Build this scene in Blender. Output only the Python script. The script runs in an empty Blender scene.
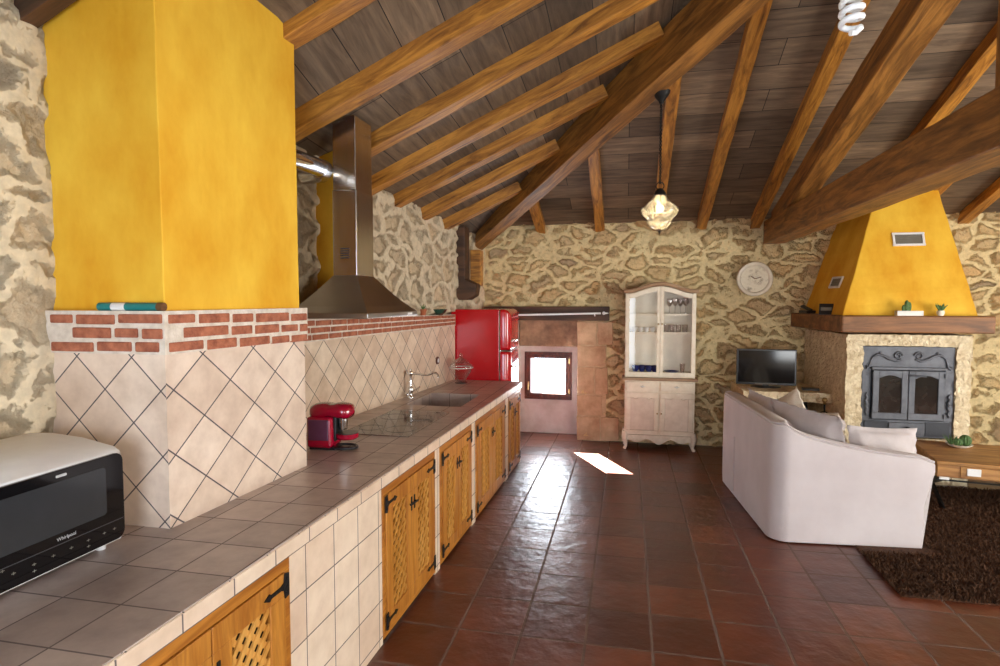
import bpy, bmesh, math, random
import numpy as np
from mathutils import Vector, Matrix

random.seed(7)
rng = np.random.default_rng(7)
SC = bpy.context.scene
COL = SC.collection

# ------------------------------------------------------------------ camera
F_PX = 594.0
CAM_H = 1.7
yaw = math.atan(127 / F_PX)
pitch = math.atan(33 / F_PX)
cam_data = bpy.data.cameras.new('camera')
cam_data.sensor_width = 36.0
cam_data.lens = 36.0 * F_PX / 1000.0
cam_data.clip_start = 0.02
cam = bpy.data.objects.new('camera', cam_data)
COL.objects.link(cam)
cam.location = (0, 0, CAM_H)
cam.rotation_euler = (math.pi / 2 - pitch, 0, yaw)
SC.camera = cam

# ------------------------------------------------------------------ world, lights, exposure
SC.view_settings.view_transform = 'Standard'
SC.view_settings.look = 'None'
SC.view_settings.gamma = 1.0
SC.view_settings.use_curve_mapping = False
SC.view_settings.exposure = -0.30
SC.cycles.max_bounces = 10
SC.cycles.diffuse_bounces = 5
SC.cycles.glossy_bounces = 5
SC.cycles.transparent_max_bounces = 16
SC.cycles.sample_clamp_indirect = 6.0
SC.cycles.caustics_reflective = False
SC.cycles.caustics_refractive = False

world = bpy.data.worlds.new('daylight')
SC.world = world
world.use_nodes = True
bg = world.node_tree.nodes['Background']
bg.inputs['Color'].default_value = (0.80, 0.90, 1.0, 1)
bg.inputs['Strength'].default_value = 9.0


def light(name, kind, loc, energy, color, target=None, direction=None, **kw):
    d = bpy.data.lights.new(name, kind)
    d.energy = energy
    d.color = color
    for k, v in kw.items():
        setattr(d, k, v)
    o = bpy.data.objects.new(name, d)
    COL.objects.link(o)
    o.location = loc
    if target is not None:
        direction = Vector(target) - Vector(loc)
    if direction is not None:
        o.rotation_euler = Vector(direction).to_track_quat('-Z', 'Y').to_euler()
    return o


light('sun', 'SUN', (-6, 16, 8), 500.0, (1.0, 0.93, 0.82), direction=(0.52, -1.0, -0.58), angle=0.006)
light('front_fill', 'AREA', (3.4, -1.02, 1.2), 95.0, (1.0, 0.94, 0.84), direction=(-0.12, 1, 0.10), shape='RECTANGLE', size=2.0, size_y=1.7)  # fill lamp added in an unseen front opening to brighten the back wall
light('daylight_side_window', 'AREA', (6.02, 2.6, 1.25), 300.0, (1.0, 0.93, 0.82), direction=(-1, 0.1, 0.10), shape='RECTANGLE', size=2.2, size_y=2.2)  # lamp in an unseen side window, placed for the light from the right
light('entrance_fill', 'AREA', (-0.5, -1.02, 1.15), 44.0, (0.66, 0.78, 1.0), direction=(0, 1, 0), shape='RECTANGLE', size=1.3, size_y=2.0)  # cool fill lamp added behind the camera, its doorway is unseen
light('daylight_small_window', 'AREA', (-0.97, 7.40, 0.745), 24.0, (0.85, 0.92, 1.0), direction=(0.25, -1, 0.0), shape='RECTANGLE', size=0.44, size_y=0.44)

# ------------------------------------------------------------------ mesh helpers
BASE = {}


def rz(v, a):
    c, s = math.cos(a), math.sin(a)
    return (v[0] * c - v[1] * s, v[0] * s + v[1] * c, v[2])


class MB:
    def __init__(self):
        self.v = []
        self.f = []

    def add(self, vs, fs):
        n = len(self.v)
        self.v += [tuple(p) for p in vs]
        self.f += [tuple(i + n for i in f) for f in fs]
        return self

    def box(self, x0, x1, y0, y1, z0, z1):
        vs = [(x, y, z) for z in (z0, z1) for y in (y0, y1) for x in (x0, x1)]
        return self.add(vs, [(0, 2, 3, 1), (4, 5, 7, 6), (0, 1, 5, 4), (2, 6, 7, 3), (0, 4, 6, 2), (1, 3, 7, 5)])

    def obox(self, c, size, ax, ay):
        ax = Vector(ax).normalized()
        ay = Vector(ay).normalized()
        az = ax.cross(ay).normalized()
        ay = az.cross(ax)
        c = Vector(c)
        vs = [c + ax * (sx * size[0] / 2) + ay * (sy * size[1] / 2) + az * (sz * size[2] / 2)
              for sz in (-1, 1) for sy in (-1, 1) for sx in (-1, 1)]
        return self.add(vs, [(0, 2, 3, 1), (4, 5, 7, 6), (0, 1, 5, 4), (2, 6, 7, 3), (0, 4, 6, 2), (1, 3, 7, 5)])

    def bar(self, p0, p1, w, h, up=(0, 0, 1)):
        p0 = Vector(p0)
        p1 = Vector(p1)
        d = p1 - p0
        side = Vector(up).cross(d)
        if side.length < 1e-6:
            side = Vector((1, 0, 0)).cross(d)
        return self.obox((p0 + p1) / 2, (d.length, w, h), d, side)

    def ring(self, c, r, ax, n, ref=None):
        ax = Vector(ax).normalized()
        ref = Vector(ref) if ref is not None else (Vector((0, 0, 1)) if abs(ax.z) < 0.9 else Vector((1, 0, 0)))
        u = ax.cross(ref).normalized()
        w = ax.cross(u)
        return [Vector(c) + u * (r * math.cos(2 * math.pi * i / n)) + w * (r * math.sin(2 * math.pi * i / n)) for i in range(n)]

    def loft(self, rings, caps=True, closed=False):
        n = len(rings[0])
        vs = [p for r in rings for p in r]
        fs = []
        m = len(rings)
        for i in range(m if closed else m - 1):
            j = (i + 1) % m
            for k in range(n):
                l = (k + 1) % n
                fs.append((i * n + k, i * n + l, j * n + l, j * n + k))
        if caps and not closed:
            fs.append(tuple(range(n))[::-1])
            fs.append(tuple((m - 1) * n + k for k in range(n)))
        return self.add(vs, fs)

    def cyl(self, p0, p1, r0, r1=None, n=16):
        r1 = r0 if r1 is None else r1
        ax = Vector(p1) - Vector(p0)
        return self.loft([self.ring(p0, r0, ax, n), self.ring(p1, r1, ax, n)])

    def tube(self, path, r, n=8, closed=False):
        P = [Vector(p) for p in path]
        rings = []
        ref = None
        for i, p in enumerate(P):
            if closed:
                d = P[(i + 1) % len(P)] - P[i - 1]
            else:
                d = P[min(i + 1, len(P) - 1)] - P[max(i - 1, 0)]
            d.normalize()
            if ref is None:
                ref = Vector((0, 0, 1)) if abs(d.z) < 0.9 else Vector((1, 0, 0))
            u = ref - d * ref.dot(d)
            if u.length < 1e-5:
                u = Vector((1, 0, 0)) - d * d.x
            u.normalize()
            ref = u
            w = d.cross(u)
            rr = r[i] if isinstance(r, (list, tuple)) else r
            rings.append([p + u * (rr * math.cos(2 * math.pi * k / n)) + w * (rr * math.sin(2 * math.pi * k / n)) for k in range(n)])
        return self.loft(rings, caps=True, closed=closed)

    def lathe(self, prof, c=(0, 0, 0), n=24, sx=1.0, sy=1.0):
        rings = []
        for r, z in prof:
            r = max(r, 1e-4)
            rings.append([(c[0] + sx * r * math.cos(2 * math.pi * k / n), c[1] + sy * r * math.sin(2 * math.pi * k / n), c[2] + z) for k in range(n)])
        return self.loft(rings)

    def prism(self, poly, axis, a0, a1):
        def pt(p, a):
            return {'x': (a, p[0], p[1]), 'y': (p[0], a, p[1]), 'z': (p[0], p[1], a)}[axis]
        n = len(poly)
        vs = [pt(p, a0) for p in poly] + [pt(p, a1) for p in poly]
        fs = [tuple(range(n))[::-1], tuple(range(n, 2 * n))]
        fs += [(i, (i + 1) % n, n + (i + 1) % n, n + i) for i in range(n)]
        return self.add(vs, fs)

    def hull8(self, bot, top):
        n = len(bot)
        vs = list(bot) + list(top)
        fs = [tuple(range(n))[::-1], tuple(range(n, 2 * n))]
        fs += [(i, (i + 1) % n, n + (i + 1) % n, n + i) for i in range(n)]
        return self.add(vs, fs)

    def ball(self, c, r, n=16, m=10):
        if not isinstance(r, (tuple, list)):
            r = (r, r, r)
        rings = []
        for i in range(m + 1):
            t = math.pi * i / m
            s = max(math.sin(t), 1e-3)
            rings.append([(c[0] + r[0] * s * math.cos(2 * math.pi * k / n), c[1] + r[1] * s * math.sin(2 * math.pi * k / n), c[2] - r[2] * math.cos(t)) for k in range(n)])
        return self.loft(rings)

    def frame(self, axis, a0, a1, u0, u1, v0, v1, w, wb=None, wt=None):
        """picture-frame of four bars in the plane across axis"""
        wb = w if wb is None else wb
        wt = w if wt is None else wt
        for (p, q, s, t) in ((u0, u1, v0, v0 + wb), (u0, u1, v1 - wt, v1), (u0, u0 + w, v0 + wb, v1 - wt), (u1 - w, u1, v0 + wb, v1 - wt)):
            if axis == 'x':
                self.box(a0, a1, p, q, s, t)
            else:
                self.box(p, q, a0, a1, s, t)
        return self

    def build(self, name, mat, parent=None, smooth=None, bevel=0.0, seg=2, world=True, sub=0):
        vs = self.v
        shift = Vector((0, 0, 0))
        if parent is not None:
            loc, rot = BASE[parent.name]
            if world:
                vs = [rz((p[0] - loc[0], p[1] - loc[1], p[2] - loc[2]), -rot) for p in vs]
        elif name.split('_')[0] not in ('wall', 'floor', 'ceiling'):
            a = np.array(vs)
            lo, hi = a.min(0), a.max(0)
            shift = Vector(((lo[0] + hi[0]) / 2, (lo[1] + hi[1]) / 2, lo[2]))
            vs = [(p[0] - shift[0], p[1] - shift[1], p[2] - shift[2]) for p in vs]
        me = bpy.data.meshes.new(name)
        me.from_pydata([tuple(p) for p in vs], [], self.f)
        bm = bmesh.new()
        bm.from_mesh(me)
        bmesh.ops.recalc_face_normals(bm, faces=bm.faces)
        uv = bm.loops.layers.uv.new('UVMap')
        for f in bm.faces:
            n = f.normal
            ax, ay, az = abs(n.x), abs(n.y), abs(n.z)
            for l in f.loops:
                p = l.vert.co + shift
                if az >= ax and az >= ay:
                    l[uv].uv = (p.x, p.y)
                elif ax >= ay:
                    l[uv].uv = (p.y, p.z)
                else:
                    l[uv].uv = (p.x, p.z)
        bm.to_mesh(me)
        bm.free()
        if smooth is not None:
            for p in me.polygons:
                p.use_smooth = True
            if smooth < 180:
                me.set_sharp_from_angle(angle=math.radians(smooth))
        me.materials.append(mat)
        o = bpy.data.objects.new(name, me)
        COL.objects.link(o)
        if parent is not None:
            o.parent = parent
            BASE[o.name] = BASE[parent.name]
        else:
            o.location = shift
            BASE[o.name] = (tuple(shift), 0.0)
        if bevel:
            b = o.modifiers.new('bevel', 'BEVEL')
            b.width = bevel
            b.segments = seg
            b.limit_method = 'ANGLE'
            b.angle_limit = math.radians(40)
            if smooth is None:
                b.harden_normals = False
        if sub:
            s = o.modifiers.new('subdivision', 'SUBSURF')
            s.levels = sub
            s.render_levels = sub
        return o


def tag(o, label=None, cat=None, group=None, kind=None):
    if label:
        o['label'] = label
    if cat:
        o['category'] = cat
    if group:
        o['group'] = group
    if kind:
        o['kind'] = kind
    return o


def thing(name, label, cat, loc, rot=0.0, group=None):
    o = bpy.data.objects.new(name, None)
    COL.objects.link(o)
    o.location = loc
    o.rotation_euler = (0, 0, rot)
    o.empty_display_size = 0.1
    BASE[o.name] = (tuple(loc), rot)
    return tag(o, label, cat, group)


def struct(o):
    o['kind'] = 'structure'
    return o


def dup(o, loc, label, rot=None):
    def cp(x, parent):
        c = x.copy()
        COL.objects.link(c)
        if parent is not None:
            c.parent = parent
        for ch in [k for k in list(x.children)]:
            cp(ch, c)
        return c
    r = cp(o, None)
    r.location = loc
    if rot is not None:
        r.rotation_euler = (0, 0, rot)
    r['label'] = label
    return r


# ------------------------------------------------------------------ materials
def newmat(name):
    m = bpy.data.materials.new(name)
    m.use_nodes = True
    nt = m.node_tree
    return m, nt, nt.nodes['Principled BSDF']


def N(nt, kind, **kw):
    n = nt.nodes.new(kind)
    for k, v in kw.items():
        if k.startswith('_'):
            setattr(n, k[1:], v)
        else:
            key = int(k[1:]) if (k[0] == 'i' and k[1:].isdigit()) else k.replace('__', ' ')
            n.inputs[key].default_value = v
    return n


def L(nt, a, b):
    nt.links.new(a, b)


def rgb(c):
    return (c[0], c[1], c[2], 1.0)


def S(r, g, b):
    """sRGB 0-255 to linear"""
    return tuple(((x / 255 + 0.055) / 1.055) ** 2.4 if x > 10 else x / 255 / 12.92 for x in (r, g, b))


def ramp(nt, fac, stops):
    r = nt.nodes.new('ShaderNodeValToRGB')
    e = r.color_ramp.elements
    e[0].position, e[0].color = stops[0][0], rgb(stops[0][1])
    e[1].position, e[1].color = stops[-1][0], rgb(stops[-1][1])
    for p, c in stops[1:-1]:
        k = e.new(p)
        k.color = rgb(c)
    L(nt, fac, r.inputs['Fac'])
    return r


def coords(nt, scale=(1, 1, 1), rot=(0, 0, 0), loc=(0, 0, 0), kind='Object'):
    tc = nt.nodes.new('ShaderNodeTexCoord')
    mp = nt.nodes.new('ShaderNodeMapping')
    mp.inputs['Scale'].default_value = scale
    mp.inputs['Rotation'].default_value = rot
    mp.inputs['Location'].default_value = loc
    L(nt, tc.outputs[kind], mp.inputs['Vector'])
    return mp.outputs['Vector']


def plain(name, c, rough=0.5, metal=0.0, c2=None, scale=6.0, stretch=(1, 1, 1), bump=0.0, bscale=80.0, coat=0.0, lo=0.35, hi=0.65, spec=0.5, sheen=0.0, bdist=0.01):
    m, nt, b = newmat(name)
    b.inputs['Roughness'].default_value = rough
    b.inputs['Metallic'].default_value = metal
    b.inputs['Specular IOR Level'].default_value = spec
    b.inputs['Coat Weight'].default_value = coat
    b.inputs['Coat Roughness'].default_value = 0.08
    b.inputs['Sheen Weight'].default_value = sheen
    v = coords(nt, stretch)
    n = N(nt, 'ShaderNodeTexNoise', Scale=scale, Detail=5.0, Roughness=0.6)
    L(nt, v, n.inputs['Vector'])
    c2 = c2 or tuple(x * 0.88 for x in c)
    r = ramp(nt, n.outputs['Fac'], [(lo, c2), (hi, c)])
    L(nt, r.outputs['Color'], b.inputs['Base Color'])
    if bump:
        n2 = N(nt, 'ShaderNodeTexNoise', Scale=bscale, Detail=4.0)
        L(nt, v, n2.inputs['Vector'])
        bp = N(nt, 'ShaderNodeBump', Strength=bump, Distance=bdist)
        L(nt, n2.outputs['Fac'], bp.inputs['Height'])
        L(nt, bp.outputs['Normal'], b.inputs['Normal'])
    return m


def wood(name, c1, c2, axis='x', scale=1.0, rough=0.5, knots=0.0, bump=0.25, coat=0.0, dark=None):
    m, nt, b = newmat(name)
    b.inputs['Roughness'].default_value = rough
    b.inputs['Coat Weight'].default_value = coat
    b.inputs['Coat Roughness'].default_value = 0.15
    st = {'x': (0.12, 1, 1), 'y': (1, 0.12, 1), 'z': (1, 1, 0.12)}[axis]
    st = tuple(s * scale for s in st)
    v = coords(nt, st)
    oi = nt.nodes.new('ShaderNodeObjectInfo')
    off = N(nt, 'ShaderNodeVectorMath', _operation='ADD')
    mul = N(nt, 'ShaderNodeMath', _operation='MULTIPLY', i1=37.0)
    L(nt, oi.outputs['Random'], mul.inputs[0])
    L(nt, v, off.inputs[0])
    L(nt, mul.outputs[0], off.inputs[1])
    n1 = N(nt, 'ShaderNodeTexNoise', Scale=9.0, Detail=7.0, Roughness=0.62, Distortion=1.2)
    L(nt, off.outputs[0], n1.inputs['Vector'])
    r1 = ramp(nt, n1.outputs['Fac'], [(0.30, dark or tuple(x * 0.55 for x in c2)), (0.45, c2), (0.62, c1)])
    n2 = N(nt, 'ShaderNodeTexNoise', Scale=55.0, Detail=3.0, Roughness=0.7)
    L(nt, off.outputs[0], n2.inputs['Vector'])
    mx = N(nt, 'ShaderNodeMix', _data_type='RGBA', _blend_type='MULTIPLY')
    mx.inputs['Factor'].default_value = 0.35
    g = ramp(nt, n2.outputs['Fac'], [(0.3, (0.45, 0.4, 0.35)), (0.6, (1, 1, 1))])
    L(nt, r1.outputs['Color'], mx.inputs['A'])
    L(nt, g.outputs['Color'], mx.inputs['B'])
    out = mx.outputs['Result']
    if knots:
        vk = N(nt, 'ShaderNodeTexVoronoi', Scale=2.2)
        kst = {'x': (0.55, 1.6, 1.6), 'y': (1.6, 0.55, 1.6), 'z': (1.6, 1.6, 0.55)}[axis]
        kv = coords(nt, kst)
        ko = N(nt, 'ShaderNodeVectorMath', _operation='ADD')
        L(nt, kv, ko.inputs[0])
        L(nt, mul.outputs[0], ko.inputs[1])
        L(nt, ko.outputs[0], vk.inputs['Vector'])
        kr = ramp(nt, vk.outputs['Distance'], [(0.04, (0.22, 0.14, 0.08)), (0.13, (1, 1, 1))])
        mk = N(nt, 'ShaderNodeMix', _data_type='RGBA', _blend_type='MULTIPLY')
        mk.inputs['Factor'].default_value = knots
        L(nt, out, mk.inputs['A'])
        L(nt, kr.outputs['Color'], mk.inputs['B'])
        out = mk.outputs['Result']
    L(nt, out, b.inputs['Base Color'])
    bp = N(nt, 'ShaderNodeBump', Strength=bump, Distance=0.006)
    L(nt, n1.outputs['Fac'], bp.inputs['Height'])
    L(nt, bp.outputs['Normal'], b.inputs['Normal'])
    return m


def tiles(name, w, h, c1, c2, mortar, ms=0.006, rough=0.35, rot=0.0, loc=(0, 0, 0), mottle=0.5, mscale=7.0, bump=0.35, wav=0.0, wscale=14.0, offset=0.0, msm=0.15, spec=0.5, mdark=(0.62, 0.55, 0.5), rvar=0.0):
    m, nt, b = newmat(name)
    b.inputs['Specular IOR Level'].default_value = spec
    tc = nt.nodes.new('ShaderNodeTexCoord')
    mp = nt.nodes.new('ShaderNodeMapping')
    mp.inputs['Rotation'].default_value = (0, 0, rot)
    mp.inputs['Location'].default_value = loc
    L(nt, tc.outputs['UV'], mp.inputs['Vector'])
    br = nt.nodes.new('ShaderNodeTexBrick')
    br.offset = offset
    br.squash = 1.0
    br.inputs['Color1'].default_value = rgb(c1)
    br.inputs['Color2'].default_value = rgb(c2)
    br.inputs['Mortar'].default_value = rgb(mortar)
    br.inputs['Scale'].default_value = 1.0
    br.inputs['Mortar Size'].default_value = ms
    br.inputs['Mortar Smooth'].default_value = msm
    br.inputs['Brick Width'].default_value = w
    br.inputs['Row Height'].default_value = h
    L(nt, mp.outputs['Vector'], br.inputs['Vector'])
    n = N(nt, 'ShaderNodeTexNoise', Scale=mscale, Detail=6.0, Roughness=0.62)
    L(nt, tc.outputs['Object'], n.inputs['Vector'])
    g = ramp(nt, n.outputs['Fac'], [(0.3, mdark), (0.65, (1.08, 1.06, 1.04))])
    mx = N(nt, 'ShaderNodeMix', _data_type='RGBA', _blend_type='MULTIPLY')
    mx.inputs['Factor'].default_value = mottle
    L(nt, br.outputs['Color'], mx.inputs['A'])
    L(nt, g.outputs['Color'], mx.inputs['B'])
    L(nt, mx.outputs['Result'], b.inputs['Base Color'])
    rr = N(nt, 'ShaderNodeMapRange', i3=rough, i4=0.8)
    L(nt, br.outputs['Fac'], rr.inputs['Value'])
    if rvar:
        ra = N(nt, 'ShaderNodeMath', _operation='MULTIPLY_ADD', i1=rvar)
        L(nt, n.outputs['Fac'], ra.inputs[0])
        L(nt, rr.outputs['Result'], ra.inputs[2])
        L(nt, ra.outputs[0], b.inputs['Roughness'])
    else:
        L(nt, rr.outputs['Result'], b.inputs['Roughness'])
    inv = N(nt, 'ShaderNodeMath', _operation='SUBTRACT', i0=1.0)
    L(nt, br.outputs['Fac'], inv.inputs[1])
    bp = N(nt, 'ShaderNodeBump', Strength=bump, Distance=0.004)
    L(nt, inv.outputs[0], bp.inputs['Height'])
    last = bp
    if wav:
        n2 = N(nt, 'ShaderNodeTexNoise', Scale=wscale, Detail=3.0, Roughness=0.55)
        L(nt, tc.outputs['Object'], n2.inputs['Vector'])
        b2 = N(nt, 'ShaderNodeBump', Strength=wav, Distance=0.02)
        L(nt, n2.outputs['Fac'], b2.inputs['Height'])
        L(nt, bp.outputs['Normal'], b2.inputs['Normal'])
        last = b2
    L(nt, last.outputs['Normal'], b.inputs['Normal'])
    return m


def stone(name, stops, mortar, scale=(3.7, 3.7, 5.4), edge=(0.07, 0.24), disp=0.040, warp=0.30, seed=0.0):
    m, nt, b = newmat(name)
    b.inputs['Roughness'].default_value = 0.9
    b.inputs['Specular IOR Level'].default_value = 0.2
    v = coords(nt, (1, 1, 1), loc=(seed, seed * 0.7, 0))
    wn = N(nt, 'ShaderNodeTexNoise', Scale=2.6, Detail=3.0, Roughness=0.55)
    L(nt, v, wn.inputs['Vector'])
    sub = N(nt, 'ShaderNodeVectorMath', _operation='SUBTRACT', i1=(0.5, 0.5, 0.5))
    L(nt, wn.outputs['Color'], sub.inputs[0])
    sc = N(nt, 'ShaderNodeVectorMath', _operation='SCALE')
    sc.inputs['Scale'].default_value = warp
    L(nt, sub.outputs[0], sc.inputs[0])
    ad = N(nt, 'ShaderNodeVectorMath', _operation='ADD')
    L(nt, v, ad.inputs[0])
    L(nt, sc.outputs[0], ad.inputs[1])
    mp = nt.nodes.new('ShaderNodeMapping')
    mp.inputs['Scale'].default_value = scale
    L(nt, ad.outputs[0], mp.inputs['Vector'])
    vo = N(nt, 'ShaderNodeTexVoronoi', Scale=1.0, Randomness=0.95)
    ve = N(nt, 'ShaderNodeTexVoronoi', Scale=1.0, Randomness=0.95)
    ve.feature = 'DISTANCE_TO_EDGE'
    L(nt, mp.outputs[0], vo.inputs['Vector'])
    L(nt, mp.outputs[0], ve.inputs['Vector'])
    fine = N(nt, 'ShaderNodeTexNoise', Scale=15.0, Detail=9.0, Roughness=0.72)
    L(nt, v, fine.inputs['Vector'])
    ed = N(nt, 'ShaderNodeMath', _operation='MULTIPLY_ADD', i1=0.62, i2=-0.31)
    L(nt, fine.outputs['Fac'], ed.inputs[0])
    dd = N(nt, 'ShaderNodeMath', _operation='ADD')
    L(nt, ve.outputs['Distance'], dd.inputs[0])
    L(nt, ed.outputs[0], dd.inputs[1])
    mask = N(nt, 'ShaderNodeMapRange', _interpolation_type='SMOOTHSTEP', i1=edge[0], i2=edge[1])
    L(nt, dd.outputs[0], mask.inputs['Value'])
    sep = nt.nodes.new('ShaderNodeSeparateColor')
    L(nt, vo.outputs['Color'], sep.inputs[0])
    tone = ramp(nt, sep.outputs[0], stops)
    crk = N(nt, 'ShaderNodeTexNoise', Scale=7.0, Detail=7.0, Roughness=0.6, Lacunarity=2.2)
    crk.noise_type = 'RIDGED_MULTIFRACTAL'
    crk.normalize = True
    cmp_ = nt.nodes.new('ShaderNodeMapping')
    cmp_.inputs['Scale'].default_value = (1, 1, 1.9)
    L(nt, v, cmp_.inputs['Vector'])
    L(nt, cmp_.outputs[0], crk.inputs['Vector'])
    f2 = ramp(nt, fine.outputs['Fac'], [(0.30, (0.45, 0.41, 0.37)), (0.38, (0.86, 0.84, 0.81)), (0.5, (1.0, 0.99, 0.97)), (0.68, (1.18, 1.15, 1.10))])
    mx = N(nt, 'ShaderNodeMix', _data_type='RGBA', _blend_type='MULTIPLY')
    mx.inputs['Factor'].default_value = 0.85
    L(nt, tone.outputs['Color'], mx.inputs['A'])
    L(nt, f2.outputs['Color'], mx.inputs['B'])
    cr2 = ramp(nt, crk.outputs['Fac'], [(0.60, (1, 1, 1)), (0.76, (0.80, 0.76, 0.70)), (0.94, (0.45, 0.39, 0.33))])
    mx0 = mx
    mx = N(nt, 'ShaderNodeMix', _data_type='RGBA', _blend_type='MULTIPLY')
    mx.inputs['Factor'].default_value = 0.8
    L(nt, mx0.outputs['Result'], mx.inputs['A'])
    L(nt, cr2.outputs['Color'], mx.inputs['B'])
    mn = N(nt, 'ShaderNodeTexNoise', Scale=30.0, Detail=5.0)
    L(nt, v, mn.inputs['Vector'])
    mr = ramp(nt, mn.outputs['Fac'], [(0.3, tuple(x * 0.78 for x in mortar)), (0.62, mortar)])
    fin = N(nt, 'ShaderNodeMix', _data_type='RGBA')
    L(nt, mask.outputs['Result'], fin.inputs['Factor'])
    L(nt, mr.outputs['Color'], fin.inputs['A'])
    L(nt, mx.outputs['Result'], fin.inputs['B'])
    L(nt, fin.outputs['Result'], b.inputs['Base Color'])
    # relief: each stone sits at its own depth, pitted, with a groove round it
    h1 = N(nt, 'ShaderNodeMath', _operation='MULTIPLY_ADD', i1=0.45, i2=0.15)
    L(nt, sep.outputs[1], h1.inputs[0])
    h2 = N(nt, 'ShaderNodeMath', _operation='MULTIPLY_ADD', i1=1.0, i2=-0.40)
    L(nt, fine.outputs['Fac'], h2.inputs[0])
    h3 = N(nt, 'ShaderNodeMath', _operation='ADD')
    L(nt, h1.outputs[0], h3.inputs[0])
    L(nt, h2.outputs[0], h3.inputs[1])
    h4 = N(nt, 'ShaderNodeMath', _operation='MULTIPLY')
    hc = N(nt, 'ShaderNodeMath', _operation='MULTIPLY_ADD', i1=-0.9)
    L(nt, crk.outputs['Fac'], hc.inputs[0])
    hd_ = N(nt, 'ShaderNodeMath', _operation='ADD', i1=0.45)
    L(nt, h3.outputs[0], hd_.inputs[0])
    L(nt, hd_.outputs[0], hc.inputs[2])
    L(nt, hc.outputs[0], h4.inputs[0])
    L(nt, mask.outputs['Result'], h4.inputs[1])
    h5 = N(nt, 'ShaderNodeMath', _operation='MULTIPLY_ADD', i1=0.25)
    L(nt, mn.outputs['Fac'], h5.inputs[0])
    L(nt, h4.outputs[0], h5.inputs[2])
    dn = N(nt, 'ShaderNodeDisplacement', Midlevel=0.45, Scale=disp)
    L(nt, h5.outputs[0], dn.inputs['Height'])
    L(nt, dn.outputs[0], nt.nodes['Material Output'].inputs['Displacement'])
    m.displacement_method = 'BOTH'
    return m


def glass(name, tint=(1, 1, 1), gloss=0.10, rough=0.02, milk=0.0, edge=0.30):
    m, nt, b = newmat(name)
    nt.nodes.remove(b)
    tr = N(nt, 'ShaderNodeBsdfTransparent', Color=rgb(tint))
    gl = N(nt, 'ShaderNodeBsdfGlossy', Roughness=rough)
    lw = N(nt, 'ShaderNodeLayerWeight', Blend=0.35)
    mul = N(nt, 'ShaderNodeMath', _operation='MULTIPLY_ADD', i1=edge, i2=gloss)
    L(nt, lw.outputs['Facing'], mul.inputs[0])
    mx = nt.nodes.new('ShaderNodeMixShader')
    L(nt, mul.outputs[0], mx.inputs[0])
    src = tr
    if milk:
        tl = N(nt, 'ShaderNodeBsdfTranslucent', Color=rgb(tint))
        src = nt.nodes.new('ShaderNodeMixShader')
        src.inputs[0].default_value = milk
        L(nt, tr.outputs[0], src.inputs[1])
        L(nt, tl.outputs[0], src.inputs[2])
    L(nt, src.outputs[0], mx.inputs[1])
    L(nt, gl.outputs[0], mx.inputs[2])
    L(nt, mx.outputs[0], nt.nodes['Material Output'].inputs['Surface'])
    return m


def emit(name, c, s):
    m, nt, b = newmat(name)
    b.inputs['Base Color'].default_value = rgb(c)
    b.inputs['Emission Color'].default_value = rgb(c)
    b.inputs['Emission Strength'].default_value = s
    return m


M = {}
M['stone_back'] = stone('stone_back', [(0.0, S(212, 184, 138)), (0.3, S(226, 198, 148)), (0.55, S(202, 180, 142)), (0.8, S(228, 192, 138)), (1.0, S(180, 160, 132))], S(232, 210, 160), scale=(3.3, 3.3, 6.4))
M['stone_left'] = stone('stone_left', [(0.0, S(196, 178, 150)), (0.4, S(210, 190, 158)), (0.7, S(182, 168, 146)), (1.0, S(214, 192, 158))], S(220, 204, 174), seed=11.3, disp=0.026, scale=(3.2, 3.2, 5.4))
M['fire_stone'] = plain('fire_stone', S(238, 222, 188), 0.9, c2=S(206, 184, 146), scale=14, bump=1.0, bscale=30, bdist=0.035)
M['dressed'] = plain('dressed_stone', S(222, 190, 152), 0.9, c2=S(182, 142, 108), scale=6, bump=0.8, bscale=20, lo=0.3, hi=0.66)
M['lintel_stone'] = plain('lintel_stone', S(168, 138, 108), 0.9, c2=S(122, 98, 78), scale=6, bump=0.8, bscale=22)
M['whitewash'] = plain('whitewash', S(226, 218, 212), 0.9, c2=S(205, 190, 180), scale=4, bump=0.4, bscale=18)
M['plaster'] = plain('plaster', S(225, 212, 188), 0.9, c2=S(200, 184, 158), scale=4, bump=0.4, bscale=18)
M['floor'] = tiles('terracotta_floor', 0.325, 0.351, S(118, 64, 42), S(80, 40, 29), S(112, 90, 78), ms=0.0075, rough=0.24, loc=(0.51 + 0.325 * 20, -3.23 + 0.351 * 20, 0), mottle=0.75, mscale=4.5, bump=0.5, wav=0.32, wscale=10, mdark=(0.5, 0.42, 0.4), rvar=0.16)
M['worktop'] = tiles('worktop_tile', 0.196, 0.212, S(194, 178, 168), S(170, 155, 147), S(118, 108, 106), ms=0.003, rough=0.3, loc=(-0.126 + 0.196 * 5, 0.146, 0), mottle=0.7, mscale=9, wav=0.05, mdark=(0.66, 0.6, 0.58))
M['front_tile'] = tiles('front_tile', 0.212, 0.1875, S(236, 218, 196), S(222, 198, 174), S(110, 98, 96), ms=0.003, rough=0.35, loc=(0.146, 0.147, 0), mottle=0.6, mscale=8, mdark=(0.78, 0.7, 0.62))
M['diamond'] = tiles('diamond_tile', 0.173, 0.173, S(234, 216, 198), S(220, 198, 178), S(92, 84, 86), ms=0.0028, rough=0.32, rot=math.radians(45), loc=(0.0457, 0.0099, 0), mottle=0.7, mscale=8, mdark=(0.74, 0.66, 0.6))
M['diamond_wall'] = tiles('diamond_wall_tile', 0.164, 0.164, S(232, 214, 192), S(214, 190, 166), S(104, 94, 92), ms=0.0026, rough=0.32, rot=math.radians(45), loc=(0.126, -0.041, 0), mottle=0.8, mscale=7, mdark=(0.72, 0.64, 0.56))
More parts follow.
